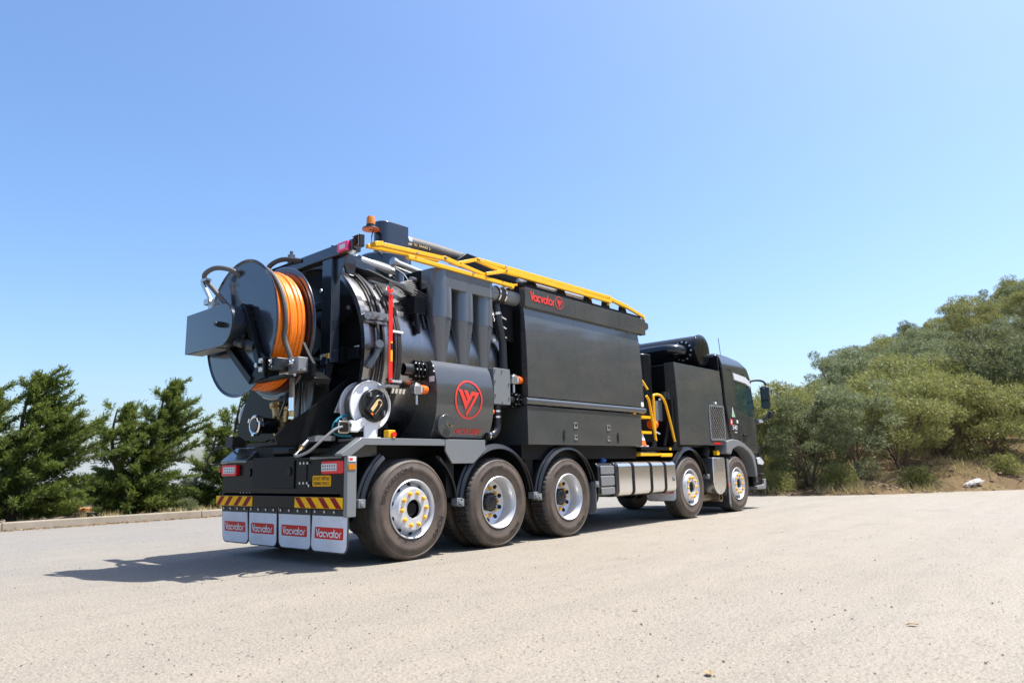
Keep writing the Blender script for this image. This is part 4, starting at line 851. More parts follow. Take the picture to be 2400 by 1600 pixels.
for x, z in ((3.41, 1.31), (4.725, 1.30)):
    m = MB(); m.prism(rrect(x-.022, x+.022, z-.07, z+.05, .015), 'y', -1.258, -1.2515); m.cyl((x, -1.255, z+.06), (x, -1.262, z+.06), .012, n=10); P('lock', m, 'plastic', lk)
m = MB(); m.box(5.43, 5.51, -1.2545, -1.2515, 1.79, 1.86); m2 = P('sticker', m, 'white', cab_)
# rack frames on the roof, rollers
for x in (2.95, 3.60, 4.25, 4.72, 5.20):
    m = MB(); m.prism([(x-.09, 3.262), (x+.10, 3.262), (x+.03, 3.40), (x-.05, 3.40)], 'y', -1.17, -1.12); P('rack_bracket', m, 'black', bevel=.003)
m = MB(); m.cyl((3.05, -1.10, 3.32), (3.55, -1.10, 3.32), .035, n=14); m.cyl((3.68, -1.10, 3.32), (4.15, -1.10, 3.32), .045, n=14); m.cyl((2.72, -1.1, 3.33), (5.4, -.95, 3.33), .028, n=10); P('roof_pipe', m, 'steel')
# --- yellow folding handrail along the roof edge
m = MB(); y = -1.20; s_ = .036
m.bar((.27, y, 3.235), (.38, y, 3.262), .09, .05).bar((.37, y, 3.258), (1.29, y, 3.298), .05, .045)
m.bar((.27, y+.10, 3.24), (1.29, y+.10, 3.30), .045, .04)
m.bar((1.27, y, 3.305), (1.53, y, 3.275), .05, .05).bar((.74, y, 3.200), (2.44, y, 3.190), .05, .045).bar((1.5, y, 3.285), (1.99, y, 3.235), .04, .04)
m.bar((2.44, y, 3.20), (2.50, y, 3.17), .05, .05).bar((2.44, y+.10, 3.20), (2.70, y+.12, 3.265), .06, .03)
hr1 = P('handrail', m, 'yellow', bevel=.004)
m = MB(); m.bar((1.50, y, 3.285), (1.84, y, 3.405), .04, .04).bar((1.97, y-.02, 3.245), (2.34, y-.02, 3.352), .04, .04); m.bar((1.82, y, 3.40), (2.36, y, 3.345), .04, .045); P('handrail', m, 'yellow', bevel=.004)
m = MB(); m.bar((1.84, y, 3.405), (4.77, y, 3.425), .045, .045).bar((2.33, y-.03, 3.345), (4.74, y-.03, 3.352), .045, .05).bar((4.72, y-.015, 3.40), (5.27, y, 3.352), .05, .055).bar((5.25, y, 3.352), (5.74, y, 3.27), .04, .045).bar((5.745, y, 3.285), (5.745, y, 3.20), .035, .035)
m.bar((4.28, y+.02, 3.34), (4.40, y+.25, 3.30), .05, .03).bar((4.74, y+.02, 3.32), (4.95, y+.25, 3.30), .05, .03); P('handrail', m, 'yellow', bevel=.004)
bolts([(.38, y-.03, 3.262), (.86, y-.03, 3.262), (1.30, y-.03, 3.30), (1.86, y-.025, 3.40), (2.33, y-.055, 3.352), (1.75, y-.025, 3.205), (2.35, y-.02, 3.41)], .016, .012, NY, hr1)

# --- fuel tank
fp = [(p[0], p[1]) for p in rrect(-1.255, -.66, .455, .952, .09, 6)]
m = MB(); m.prism(fp, 'x', 4.66, 6.40); ft = P('fuel_tank', m, 'aluminium', bevel=.006, sharp=30)
fp2 = [(p[0], p[1]) for p in rrect(-1.235, -.66, .47, .95, .10, 6)]
m = MB(); m.prism(fp2, 'x', 4.20, 4.60); m.prism([(p[0]*1.004, p[1]) for p in fp], 'x', 4.60, 4.70); dt = P('additive_tank', m, 'plastic', bevel=.012)
m = MB()
for z0, z1 in ((.50, .60), (.62, .76), (.78, .9)): m.prism(rrect(4.24, 4.585, z0, z1, .02), 'y', -1.252, -1.234)
P('cover', m, 'grey_plastic', dt, .008)
m = MB(); m.cyl((4.46, -1.13, .945), (4.46, -1.16, 1.0), .045, n=18); P('filler_cap', m, 'blue_cap', dt, .004)
for x in (5.09, 5.62, 6.06):
    m = MB(); fo = [(-1.262, .447), (-1.262, .96)]; sp = rrect(-1.262, -.65, .447, .960, .095, 6); si = rrect(-1.256, -.656, .4545, .9535, .09, 6); n = len(sp)
    m.add([(x+dx, *p) for dx in (-.032, .032) for q in (sp, si) for p in q], [(i, (i+1) % n, 2*n+(i+1) % n, 2*n+i) for i in range(n)]+[(i, (i+1) % n, n+(i+1) % n, n+i) for i in range(n)]+[(2*n+i, 2*n+(i+1) % n, 3*n+(i+1) % n, 3*n+i) for i in range(n)])
    P('strap', m, 'black_matt', ft)
mudflap(-1.23, -.66, .0, True, 6.445, .86, .30, .43)
m = MB(); sheet(m, flap_poly(-1.24, -.86, .27, .66, .05), 4.11, 4.122); P('mudflap', m, 'grey_plastic')

# --- platform, ladder and hoop
m = MB(); m.box(5.42, 6.74, -1.22, .9, 1.125, 1.172); pf = P('platform', m, 'black', bevel=.004)
m = MB(); m.box(6.30, 6.36, -1.225, -1.2205, 1.128, 1.165); P('sticker', m, 'sign_yellow', pf)
m = MB(); m.box(5.40, 6.40, -1.22, -.90, 1.035, 1.075); m.box(6.0, 6.35, -1.235, -1.215, 1.02, 1.06); P('slide_step', m, 'yellow', bevel=.004)
m = MB(); m.tube([(5.92, -1.2, 1.27), (5.80, -1.2, 1.80), (5.76, -1.2, 1.92), (5.70, -1.2, 1.98)], .021, 10); m.tube([(5.90, -.9, 1.27), (5.73, -.92, 1.9), (5.68, -.95, 2.2)], .021, 10); m.tube([(5.75, -1.2, 2.08), (5.70, -1.15, 2.2), (5.66, -1.1, 2.3)], .02, 8)
for z in (1.64, 1.40): m.box(5.50, 5.80, -1.2, -.9, z-.02, z+.02)
lad = P('ladder', m, 'yellow', sharp=50)
m = MB(); m.tube(smooth([(5.90, -1.2, 1.28), (5.91, -1.2, 1.6), (5.915, -1.2, 1.99)], 3)+smooth([(5.93, -1.2, 2.005), (6.05, -1.2, 2.02), (6.18, -1.2, 2.0), (6.29, -1.2, 1.90), (6.36, -1.2, 1.75), (6.45, -1.2, 1.52), (6.54, -1.2, 1.27)], 5), .021, 10); P('grab_hoop', m, 'yellow', sharp=60)
m = MB()
for x in (5.88, 6.56): m.prism([(x-.09, 1.172), (x+.03, 1.172), (x+.03, 1.29), (x-.02, 1.29)], 'y', -1.215, -1.185)
P('rail_foot', m, 'black_matt', bevel=.003)
# --- plant between cabinet and engine housing
m = MB(); m.box(5.9, 6.9, -.55, .9, 1.2, 2.85); m.cyl((6.3, -.72, 1.25), (6.3, -.72, 2.75), .22, n=28); P('blower', m, 'black', bevel=.02)
m = MB(); m.box(6.36, 6.60, -.98, -.9, 1.62, 1.95); P('control_box', m, 'deck_grey', bevel=.005)
m = MB(); m.cyl((6.15, -.98, 1.55), (6.27, -1.0, 1.55), .075, n=18); m.ball((6.27, -1.0, 1.55), .05, 10); P('filter', m, 'orange_plastic')
m = MB(); m.cyl((6.24, -1.0, 1.44), (6.36, -1.02, 1.40), .02, n=10); m.box(5.72, 5.86, -1.0, -.9, 2.28, 2.44); m.cyl((5.75, -1.0, 2.2), (5.93, -1.0, 2.19), .02, n=8); m.cyl((6.48, -1.0, 1.98), (6.66, -1.0, 2.03), .025, n=10); m.box(6.62, 6.68, -1.02, -.96, 2.0, 2.12)
P('fitting', m, 'chrome')
m = MB(); m.box(6.58, 6.69, -1.16, -.2, 1.2, 1.98); m.bar((6.55, -1.05, 1.25), (6.62, -1.1, 1.9), .05, .05); m.cyl((6.45, -1.05, 1.2), (6.62, -1.08, 1.7), .03, n=10); P('pump_unit', m, 'black_matt')
# --- engine housing
for a, b_, nm in ((6.70, 7.745, 0), (7.75, 8.50, 1)):
    m = MB(); m.prism([(-1.185, 2.62), (-1.205, 2.3), (-1.215, 1.9), (-1.215, 1.22), (-1.0, 1.22), (-1.0, 2.62)], 'x', a, b_); P('housing_panel', m, 'gunmetal', bevel=.003, sharp=20)
m = MB(); m.box(6.71, 8.47, -1.0, 1.18, 1.18, 2.60); eh = P('engine_housing', m, 'black', bevel=.01)
m = MB(); gx0, gx1, gz0, gz1 = 7.87, 8.47, 1.325, 1.935
for (a, b_) in (((gx0, gz0), (gx1, gz0)), ((gx0, gz1), (gx1, gz1)), ((gx0, gz0), (gx0, gz1)), ((gx1, gz0), (gx1, gz1))): m.bar((a[0], -1.222, a[1]), (b_[0], -1.222, b_[1]), .035, .014, up=NY)
gr = P('grille', m, 'deck_grey'); 
m = MB(); m.box(gx0, gx1, -1.2185, -1.2165, gz0, gz1); P('grille_shade', m, 'void', gr)  # flat black sheet painted as the shade behind the mesh
m = MB()
for sgn in (1, -1):
    for k in range(-9, 19):
        xa = gx0+k*.078; pts_ = []
        for zz in (gz0, gz1):
            xx = xa+(zz-gz0)*sgn if sgn > 0 else xa+(gz1-zz); pts_.append((xx, zz))
        (xA, zA), (xB, zB) = pts_
        # clip to the frame
        def clipx(xA, zA, xB, zB):
            t0, t1 = 0, 1; dx = xB-xA
            for lim, sg in ((gx0, 1), (gx1, -1)):
                if abs(dx) < 1e-9: continue
                t = (lim-xA)/dx
                if sg*dx > 0: t0 = max(t0, t)
                else: t1 = min(t1, t)
            return (t0, t1) if t1 > t0+.02 else None
        c_ = clipx(xA, zA, xB, zB)
        if c_: m.bar((xA+(xB-xA)*c_[0], -1.223-.002*(sgn > 0), zA+(zB-zA)*c_[0]), (xA+(xB-xA)*c_[1], -1.223-.002*(sgn > 0), zA+(zB-zA)*c_[1]), .010, .004, up=NY)
o = P('mesh', m, 'steel', gr); o['kind'] = 'stuff'
m = MB(); m.prism(rrect(7.99, 8.25, 1.238, 1.268, .006), 'y', -1.221, -1.2165); P('reflector', m, 'tail_red')
m = MB(); m.ball((8.15, -1.22, 1.985), .03, 10); P('knob', m, 'chrome', eh)
# --- silencer drum lying across behind the cab
m = MB(); m.lathe([(0, -1.0), (.20, -1.0), (.292, -.985), (.30, -.965), (.30, .9), (0, .9)], (8.27, 0, 3.02), Y, 56, close=False); si = P('silencer', m, 'gloss_black', sharp=25)
m = MB(); m.lathe([(.302, -.95), (.310, -.95), (.310, -.93), (.302, -.93)], (8.27, 0, 3.02), Y, 56); P('band', m, 'gloss_black', si)
m = MB(); m.tube(smooth([(8.05, -.74, 3.00), (7.88, -.74, 3.00), (7.73, -.70, 3.0), (7.64, -.58, 3.0), (7.62, -.40, 3.0), (7.62, .2, 2.99), (7.62, .95, 2.98)], 8), .115, 24); P('exhaust_pipe', m, 'gloss_black', si, sharp=40)
m = MB(); m.cyl((7.97, -.74, 3.0), (7.94, -.74, 3.0), .20, n=36); fl_ = P('flange', m, 'black', si); bolts([(7.94, -.74+.175*math.cos(R(30*k)), 3.0+.175*math.sin(R(30*k))) for k in range(12)], .022, .022, NX, si)
m = MB(); m.lathe([(.06, 0), (.07, .012), (.06, .03)], (8.27, .45, 3.318), Z, 20); P('lifting_eye', m, 'black', si)
m = MB(); m.tube(smooth([(7.50, -.02, 3.02), (7.49, -.06, 2.96), (7.50, -.12, 2.90), (7.54, -.18, 2.88)], 5), .018, 8); P('strap', m, 'brass', si)
# --- muffler box, exhaust, front flap
m = MB(); mp = [(7.83, 1.0), (8.30, 1.0), (8.325, .97), (8.325, .56)]+[(8.08+.245*math.cos(R(a)), .56-.215*math.sin(R(a))) for a in range(10, 180, 10)]+[(7.82, .56)]
m.prism(mp, 'y', -1.24, -.72); mf = P('muffler', m, 'aluminium', bevel=.01, sharp=30)
m = MB()
for r_ in range(5):
    for k in range(6): m.box(7.90+.06*k, 7.935+.06*k, -1.2435, -1.2415, .76+.035*r_, .775+.035*r_)
o = P('vent_slot', m, 'deck_grey', mf); o['kind'] = 'stuff'; bolts([(8.06, -1.24, .955), (7.88, -1.24, .55), (8.27, -1.24, .55), (8.08, -1.24, .39)], .016, .012, NY, mf)
m = MB(); m.lathe([(.062, 0), (.075, 0), (.075, .5), (.062, .5)], (8.10, -1.22, .29), Y, 28); m.cyl((7.7, -1.0, .29), (8.1, -1.0, .29), .07, n=20); P('exhaust_tip', m, 'tip', mf)
m = MB(); m.box(8.395, 8.41, -1.24, -.55, .10, .95); P('mudflap', m, 'rubber'); m = MB(); m.prism([(8.37, .18), (8.43, .10), (8.43, .60), (8.47, .95), (8.38, .98)], 'y', -1.258, -1.242); P('flap_edge', m, 'grey_plastic'); m = MB(); m.box(8.375, 8.41, -1.264, -1.2585, .46, .54); P('side_marker', m, 'orange_plastic')
m = MB(); m.box(8.16, 8.26, -1.18, -1.1, 1.045, 1.125); o = P('stop_box', m, 'yellow', bevel=.005); m = MB(); m.cyl((8.26, -1.15, 1.085), (8.295, -1.15, 1.085), .024, n=14); P('button', m, 'red', o)
m = MB(); m.cyl((7.95, -1.0, 1.0), (8.02, -1.0, 1.16), .10, n=18); m.box(7.7, 8.4, -.9, -.5, .7, 1.15); P('air_filter', m, 'black_matt')
# --- cab: lofted side shells with the roof drawn in
def yw(z, x):
    """half width of the cab at height z, narrower towards the roof and round the front corners"""
    wv = 1.245-.0 if z < 1.75 else 1.245-.055*(z-1.75)/1.2-.09*max(0, (z-2.72)/.27)**2
    return wv-max(0, (x-9.80)/.42)**2*.13
def shell(mb, poly, off=0., thick=.04, m=0, sub=6):
    """polygon (x,z) laid on the curved right-hand side of the cab"""
    tv, tf = tess(poly, 3); n = len(tv); vs = [(x, -(yw(z, x)+off), z) for x, z in tv]+[(x, -(yw(z, x)+off-thick), z) for x, z in tv]
    cnt = {}
    for t in tf:
        for i in range(3): k = (t[i], t[(i+1) % 3]); cnt[k] = 1
    rim = [(a, b, b+n, a+n) for a, b in cnt if (b, a) not in cnt]
    return mb.add(vs, tf+[tuple(i+n for i in t[::-1]) for t in tf]+rim, m)
prof = [(8.56, 1.22), (8.56, 2.955), (8.62, 2.99), (9.1, 2.985), (9.5, 2.93), (9.75, 2.80), (9.88, 2.62), (9.98, 2.3), (10.08, 1.80), (10.14, 1.35), (10.17, .80), (10.17, .50), (9.75, .50), (9.72, .98), (9.55, 1.18), (9.30, 1.32), (8.95, 1.36), (8.70, 1.30)]
m = MB(); ys = [-1, -.9, -.6, 0, .6, .9, 1]; n = len(prof); vs = []
for t in ys:
    for x, z in prof:
        xx = x+(.10*(1-t*t) if x > 9.6 else 0); vs.append((xx, t*(yw(z, x)-.012), z+(.03*(1-t*t) if z > 2.9 else 0)))
fs = [tuple(range(n))[::-1], tuple((len(ys)-1)*n+i for i in range(n))]
for k in range(len(ys)-1): fs += [(k*n+i, k*n+(i+1) % n, (k+1)*n+(i+1) % n, (k+1)*n+i) for i in range(n)]
m.add(vs, fs); cab = P('cab', m, 'cab_paint', bevel=.025, sharp=30)
m = MB(); m.box(8.52, 8.555, -1.16, 1.16, 1.25, 2.93); P('rear_wall', m, 'black', cab, .02)
m = MB(); shell(m, [(8.575, 2.03), (9.035, 1.93), (8.955, 2.66), (8.60, 2.70)], .004); shell(m, [(8.575, 2.02), (8.66, 1.36), (8.72, 1.335), (9.05, 1.34), (9.035, 1.92)], .004); P('side_panel', m, 'cab_paint', cab, .002)
m = MB(); shell(m, [(9.045, 1.925), (9.06, 1.30), (9.36, 1.24), (9.60, 1.10), (9.93, 1.08), (9.985, 1.70), (9.50, 1.82)], .007); shell(m, [(8.965, 2.68), (9.045, 1.925), (9.09, 1.915), (9.04, 2.62), (9.60, 2.56), (9.80, 2.48), (9.955, 1.75), (9.985, 1.72), (9.85, 2.50), (9.62, 2.63)], .007); dr = P('door', m, 'cab_paint', cab, .003)
m = MB(); shell(m, [(9.05, 2.60), (9.095, 1.925), (9.50, 1.83), (9.95, 1.745), (9.79, 2.47), (9.59, 2.55)], .002); P('side_window', m, 'glass', dr)
m = MB(); shell(m, [(9.03, 2.63), (9.06, 2.50), (9.60, 2.46), (9.80, 2.40), (9.83, 2.48), (9.62, 2.585)], .022, .02); P('wind_deflector', m, 'lens_clear', dr)
m = MB(); m.bar((9.20, -1.268, 1.415), (9.38, -1.262, 1.395), .03, .045); P('handle', m, 'black', dr, .006); m = MB(); m.bar((9.205, -1.285, 1.43), (9.26, -1.283, 1.425), .012, .02); P('lock', m, 'chrome', dr)
m = MB(); shell(m, [(8.575, 2.70), (9.60, 2.645), (9.85, 2.52), (9.90, 2.54), (9.76, 2.76), (9.5, 2.90), (9.1, 2.945), (8.6, 2.945)], .006); P('roof_side', m, 'cab_paint', cab, .004)
m = MB(); m.prism([(9.84, 2.66), (9.92, 2.60), (10.12, 1.75), (10.05, 1.75)], 'y', -1.0, 1.0); P('windscreen', m, 'glass', cab)
m = MB()
ao = [(8.36, 1.08), (8.44, 1.30), (8.68, 1.335), (8.95, 1.32), (9.25, 1.245), (9.50, 1.14), (9.66, 1.03), (9.72, .80), (9.72, .62), (9.66, .62), (9.62, .80), (9.55, .97), (9.38, 1.10), (9.12, 1.19), (8.90, 1.21), (8.66, 1.15), (8.56, 1.05)]
m.prism(ao, 'y', -1.268, -1.02); P('wheel_arch', m, 'grey_plastic', cab, .014)
m = MB(); m.prism([(9.72, .98), (9.74, .66), (10.15, .66), (10.15, .98)], 'y', -1.245, -1.0); m.prism([(9.70, .64), (9.70, .42), (10.2, .42), (10.2, .64)], 'y', -1.19, 1.19); m.box(9.92, 10.24, -1.16, 1.16, .42, 1.0); P('bumper', m, 'black', cab, .02)
m = MB(); m.prism([(9.72, .435), (9.75, .365), (10.18, .365), (10.22, .46), (10.22, .56), (10.14, .56), (10.1, .45)], 'y', -1.235, -1.0); P('step', m, 'grey_plastic', cab, .012)
m = MB(); m.prism([(9.80, .98), (9.83, .86), (10.10, .84), (10.15, .90), (9.98, 1.0)], 'y', -1.252, -1.1); P('headlight', m, 'lens_clear', cab, .01)
m = MB(); m.box(10.08, 10.20, -1.18, -1.1, .62, 1.2); P('front_trim', m, 'black_matt', cab, .01)
m = MB(); m.tube(smooth([(9.80, -1.16, 2.50), (9.95, -1.28, 2.545), (10.10, -1.38, 2.53), (10.18, -1.42, 2.46)], 6), .022, 10); m.tube(smooth([(10.02, -1.2, 1.70), (10.12, -1.33, 1.74), (10.24, -1.42, 1.9)], 6), .022, 10); ma = P('mirror_arm', m, 'plastic', cab)
m = MB(); m.prism(rrect(-1.47, -1.29, 1.97, 2.43, .05), 'x', 10.14, 10.22); mi = P('mirror', m, 'plastic', ma, .02); 
m = MB(); m.prism(rrect(-1.455, -1.305, 2.16, 2.41, .03), 'x', 10.134, 10.139); m.prism(rrect(-1.455, -1.305, 1.985, 2.12, .03), 'x', 10.134, 10.139); P('mirror_glass', m, 'glass', mi)
m = MB(); m.ball((9.84, -1.18, 2.50), .06, 10); m.ball((10.0, -1.24, 1.70), .07, 12, sz=(1.3, .6, .6)); m.ball((10.25, -1.42, 1.84), .075, 10, sz=(.7, .9, 1.2)); P('mirror_mount', m, 'plastic', ma)
m = MB(); m.cyl((9.98, -1.27, 1.715), (10.12, -1.30, 1.72), .03, n=10); P('turn_signal', m, 'lens_clear', ma)
m = MB(); m.prism([(8.76, 1.76), (8.90, 1.76), (8.81, 1.95)], 'y', -1.257, -1.2535); o = P('sticker', m, 'white', cab); m = MB(); m.prism([(8.785, 1.772), (8.88, 1.772), (8.815, 1.91)], 'y', -1.259, -1.2572); P('print', m, 'green', o)
m = MB(); m.box(8.67, 8.76, -1.257, -1.2535, 1.60, 1.715); o = P('sticker', m, 'decal_red', cab); m = MB(); m.box(8.69, 8.74, -1.2585, -1.2573, 1.63, 1.69); P('print', m, 'white', o)
m = MB(); m.box(8.95, 9.02, -1.257, -1.2535, 1.645, 1.705); P('sticker', m, 'white', cab)
m = MB(); lettering(m, '540', (8.745, -1.2575, 1.515), X, Z, .21, .09, slant=.1); m.box(8.83, 8.93, -1.258, -1.2565, 1.46, 1.475); P('badge', m, 'white', cab)
m = MB(); m.cyl((9.15, -.95, 2.98), (8.98, -1.0, 3.34), .006, n=6); m.cyl((9.15, -.95, 2.95), (9.15, -.95, 3.0), .03, n=10); P('antenna', m, 'plastic', cab)

# ------------------------------------------------------------------ things beside the truck
tc = tag(empty('traffic_cone', (5.565, -1.10, 1.174)), 'orange and white traffic cone standing on the platform behind the cabinet', 'traffic cone')
m = MB(); m.lathe([(0, .02), (.115, .02), (.05, .27), (.022, .40), (0, .40)], (0, 0, 0), Z, 28, close=False); m.build('cone', 'orange_plastic', tc)
m = MB(); m.lathe([(.0935, .10), (.0965, .10), (.070, .20), (.067, .20)], (0, 0, 0), Z, 28); m.lathe([(.0475, .285), (.0495, .285), (.030, .37), (.028, .37)], (0, 0, 0), Z, 28); m.build('reflective_band', 'white', tc)
m = MB(); m.box(-.125, .125, -.1, .1, .0, .022); m.build('base', 'white', tc, .006)

# ------------------------------------------------------------------ vegetation
def leaf_mesh(name, pos, dr, ln, wd, mat, seed, flat=.0):
    """pos, dr: (n,3); diamonds of length ln and width wd"""
    g = np.random.default_rng(seed); n = len(pos); rv = g.normal(size=(n, 3)); rv[:, 2] *= (1-flat)
    sd = np.cross(dr, rv); sd /= np.linalg.norm(sd, axis=1)[:, None]+1e-9
    ln = np.asarray(ln).reshape(-1, 1)*np.ones((n, 1)); wd = np.asarray(wd).reshape(-1, 1)*np.ones((n, 1))
    mid = pos+dr*ln*.45; v = np.empty((n, 4, 3)); v[:, 0] = pos; v[:, 1] = mid+sd*wd/2; v[:, 2] = pos+dr*ln; v[:, 3] = mid-sd*wd/2
    me = bpy.data.meshes.new(name); me.vertices.add(4*n); me.vertices.foreach_set('co', v.reshape(-1).astype(np.float32))
    me.loops.add(4*n); me.loops.foreach_set('vertex_index', np.arange(4*n, dtype=np.int32)); me.polygons.add(n); me.polygons.foreach_set('loop_start', np.arange(0, 4*n, 4, dtype=np.int32))
    me.update(calc_edges=True); me.materials.append(M[mat]); return me
def unit(a): return a/(np.linalg.norm(a, axis=-1, keepdims=True)+1e-9)
def cypress(name, loc, h, spread, lean, tops, seed, label, nb=70):
    """wind-combed cypress; tops: list of (dx, dy, height) leaders"""
    g = np.random.default_rng(seed); wind = np.array([.72, -.62, .0]); root = tag(empty(name, loc), label, 'tree', 'cypresses behind the kerb')
    tr = MB(); P_, D_ = [], []
    for li, (dx, dy, hh) in enumerate(tops):
        lead = [Vector((0, 0, 0)), Vector((dx*.5, dy*.5, hh*.35)), Vector((dx*.9, dy*.9, hh*.7)), Vector((dx+.12*wind[0], dy+.12*wind[1], hh))]
        q = smooth(lead, 8); tr.tube(q, .06, 6, rf=lambda i: .075*(1-i/len(q))+.008)
        Q = np.array([tuple(p) for p in q])
        for b in range(int(nb*hh/3)):
            t = g.uniform(.02, 1.)**1.05; k = min(len(Q)-2, int(t*(len(Q)-1))); base = Q[k]; z = base[2]/hh
            az = g.uniform(0, 2*PI); out = np.array([math.cos(az), math.sin(az), 0]); L = spread*(1.02-z**1.25)*g.uniform(.55, 1.1)+.18
            if z > .5: out = unit(out+wind*g.uniform(.3, 1.6))
            gust = g.random() < .16 and z > .3
            if gust: L *= 1.75; out = unit(wind+.35*np.array([g.normal(), g.normal(), 0]))
            ns_ = 9; s = np.linspace(0, 1, ns_)[:, None]; rise = g.uniform(.02, .30) if z < .33 else g.uniform(.22, .66)
            path = base+out*L*s+np.array([0, 0, 1])*(rise*L*s**1.4)+wind*(.22*L*s**2)*z
            if b % 3 == 0: tr.tube([tuple(p) for p in path[::2]], .02, 5, rf=lambda i: .022-.0035*i)
            tang = unit(np.gradient(path, axis=0)); m_ = int(46*L/.8+14)
            si = g.uniform(.12, 1., m_)**.8; ii = np.clip((si*(ns_-1)).astype(int), 0, ns_-2); ff = (si*(ns_-1)-ii)[:, None]
            p0 = path[ii]*(1-ff)+path[ii+1]*ff; d0 = unit(tang[ii]+g.normal(size=(m_, 3))*(.46 if not gust else .34)+np.array([0, 0, .18]))
            tl = g.uniform(.10, .26, m_)*(1.0-.35*si)
            for q_ in range(9):
                f = (q_+.3)/9; pp = p0+d0*(tl*f)[:, None]+g.normal(size=(m_, 3))*.010
                P_.append(pp); D_.append(unit(d0+g.normal(size=(m_, 3))*.50+np.array([0, 0, .12])))
    pos = np.concatenate(P_); dr = np.concatenate(D_); keep = pos[:, 2] > .02; pos, dr = pos[keep], dr[keep]; n = len(pos)
    me = leaf_mesh('crown', pos, dr, g.uniform(.05, .095, n), g.uniform(.012, .024, n), 'cypress_leaf', seed)
    c = bpy.data.objects.new('crown', me); COL.objects.link(c); c.parent = root
    tr.build('trunk', 'bark', root); return root
cypress('cypress_tree', (.05, 9.75, .1), 2.9, .98, .2, [(.05, .05, 2.85), (-.75, .2, 2.45), (.45, -.1, 2.15)], 11, 'broad dark cypress leaning right, leftmost behind the kerb with a bare curved twig on top', 112)
cypress('cypress_tree', (2.25, 9.9, .1), 2.9, .84, .2, [(.55, 0, 2.85), (-.45, .1, 2.3), (.1, .2, 1.9)], 23, 'cypress with two pointed leaders standing between the broad cypress and the truck', 106)
cypress('cypress_tree', (4.75, 10.2, .1), 2.8, .85, .2, [(.05, 0, 2.75), (-.5, .1, 1.85), (.45, .1, 2.2)], 37, 'cypress partly hidden behind the rear end of the truck', 96)
cypress('cypress_tree', (-2.6, 10.3, .1), 2.8, 1.1, .2, [(.1, 0, 2.6), (.5, .1, 2.0)], 41, 'cypress cut by the left edge of the picture', 90)
m = MB(); m.tube(smooth([(.28, 9.72, 2.85), (.42, 9.66, 3.02), (.58, 9.58, 3.10), (.74, 9.5, 3.12), (.84, 9.45, 3.08)], 6), .010, 5, rf=lambda i: .010-.0003*i); tw = m.build('bare_twig', 'bark_brown'); tw.parent = bpy.data.objects['cypress_tree']; tw.location = (-.05, -9.75, -.1)

def scrub(loc, r, h, seed, label, mat='scrub_leaf', n=5200):
    g = np.random.default_rng(seed); root = tag(empty('shrub', loc), label, 'shrub')
    a = g.uniform(0, 2*PI, n); el = g.uniform(.1, 1.35, n); d = np.stack([np.cos(a)*np.cos(el), np.sin(a)*np.cos(el), np.sin(el)], 1); t = g.uniform(.15, 1, n)**.6
    lob = 1+.22*np.sin(a*3+seed)*np.cos(el*4); pos = d*t[:, None]*np.array([r, r, h])*lob[:, None]
    c = bpy.data.objects.new('foliage', leaf_mesh('foliage', pos, unit(d+g.normal(size=(n, 3))*.7), g.uniform(.05, .11, n), g.uniform(.010, .022, n), mat, seed)); COL.objects.link(c); c.parent = root
    s = MB()
    for k in range(9): b = 2*PI*k/9; s.tube([(0, 0, 0), (.25*r*math.cos(b), .25*r*math.sin(b), .4*h), (.7*r*math.cos(b+.2), .7*r*math.sin(b+.2), .8*h)], .01, 5)
    s.build('stem', 'bark_brown', root); return root
scrub((3.9, 10.6, .08), .42, .75, 5, 'dry grey brown shrub behind the kerb beside the tail of the truck'); scrub((4.7, 9.5, .08), .30, .42, 6, 'small pale shrub at the kerb nearest the rear mudflaps'); scrub((3.4, 9.6, .08), .25, .28, 8, 'low blue green shrub tight against the kerb under the cypress', 'wattle_leaf_grey', 2400); scrub((1.75, 12.5, .08), .75, .75, 9, 'pale dry shrub seen through the gap between the two left cypresses'); scrub((1.35, 10.9, .08), .25, .40, 12, 'little bright green shrub in the gap beside the ochre block', 'cypress_leaf', 2200)
m = MB(); m.prism(rrect(-.17, .17, 0, .16, .03), 'y', -.13, .13); ob = m.build('block', 'ochre', None, .02, (1.78, 11.2, .08)); tag(ob, 'ochre brown block lying on pale soil in the gap behind the kerb', 'block')
# low grass tufts on the verge
def grass(name, pts, hmin, hmax, per, mat, seed, label):
    g = np.random.default_rng(seed); n = len(pts)*per; p = np.repeat(np.array(pts), per, 0)+np.concatenate([g.normal(size=(n, 2))*.07, np.zeros((n, 1))], 1)
    d = unit(np.concatenate([g.normal(size=(n, 2))*.55, np.ones((n, 1))], 1)); o = bpy.data.objects.new(name, leaf_mesh(name, p, d, g.uniform(hmin, hmax, n), g.uniform(.008, .018, n), mat, seed)); COL.objects.link(o); tag(o, kind='stuff', label=label, cat='grass')
gg = np.random.default_rng(77)
grass('dry_grass', [(gg.uniform(-4, 7), 8.75+abs(gg.normal())*1.2, .10) for _ in range(120)], .05, .18, 26, 'dry_grass', 4, 'sparse dry grass on the soil verge behind the kerb')
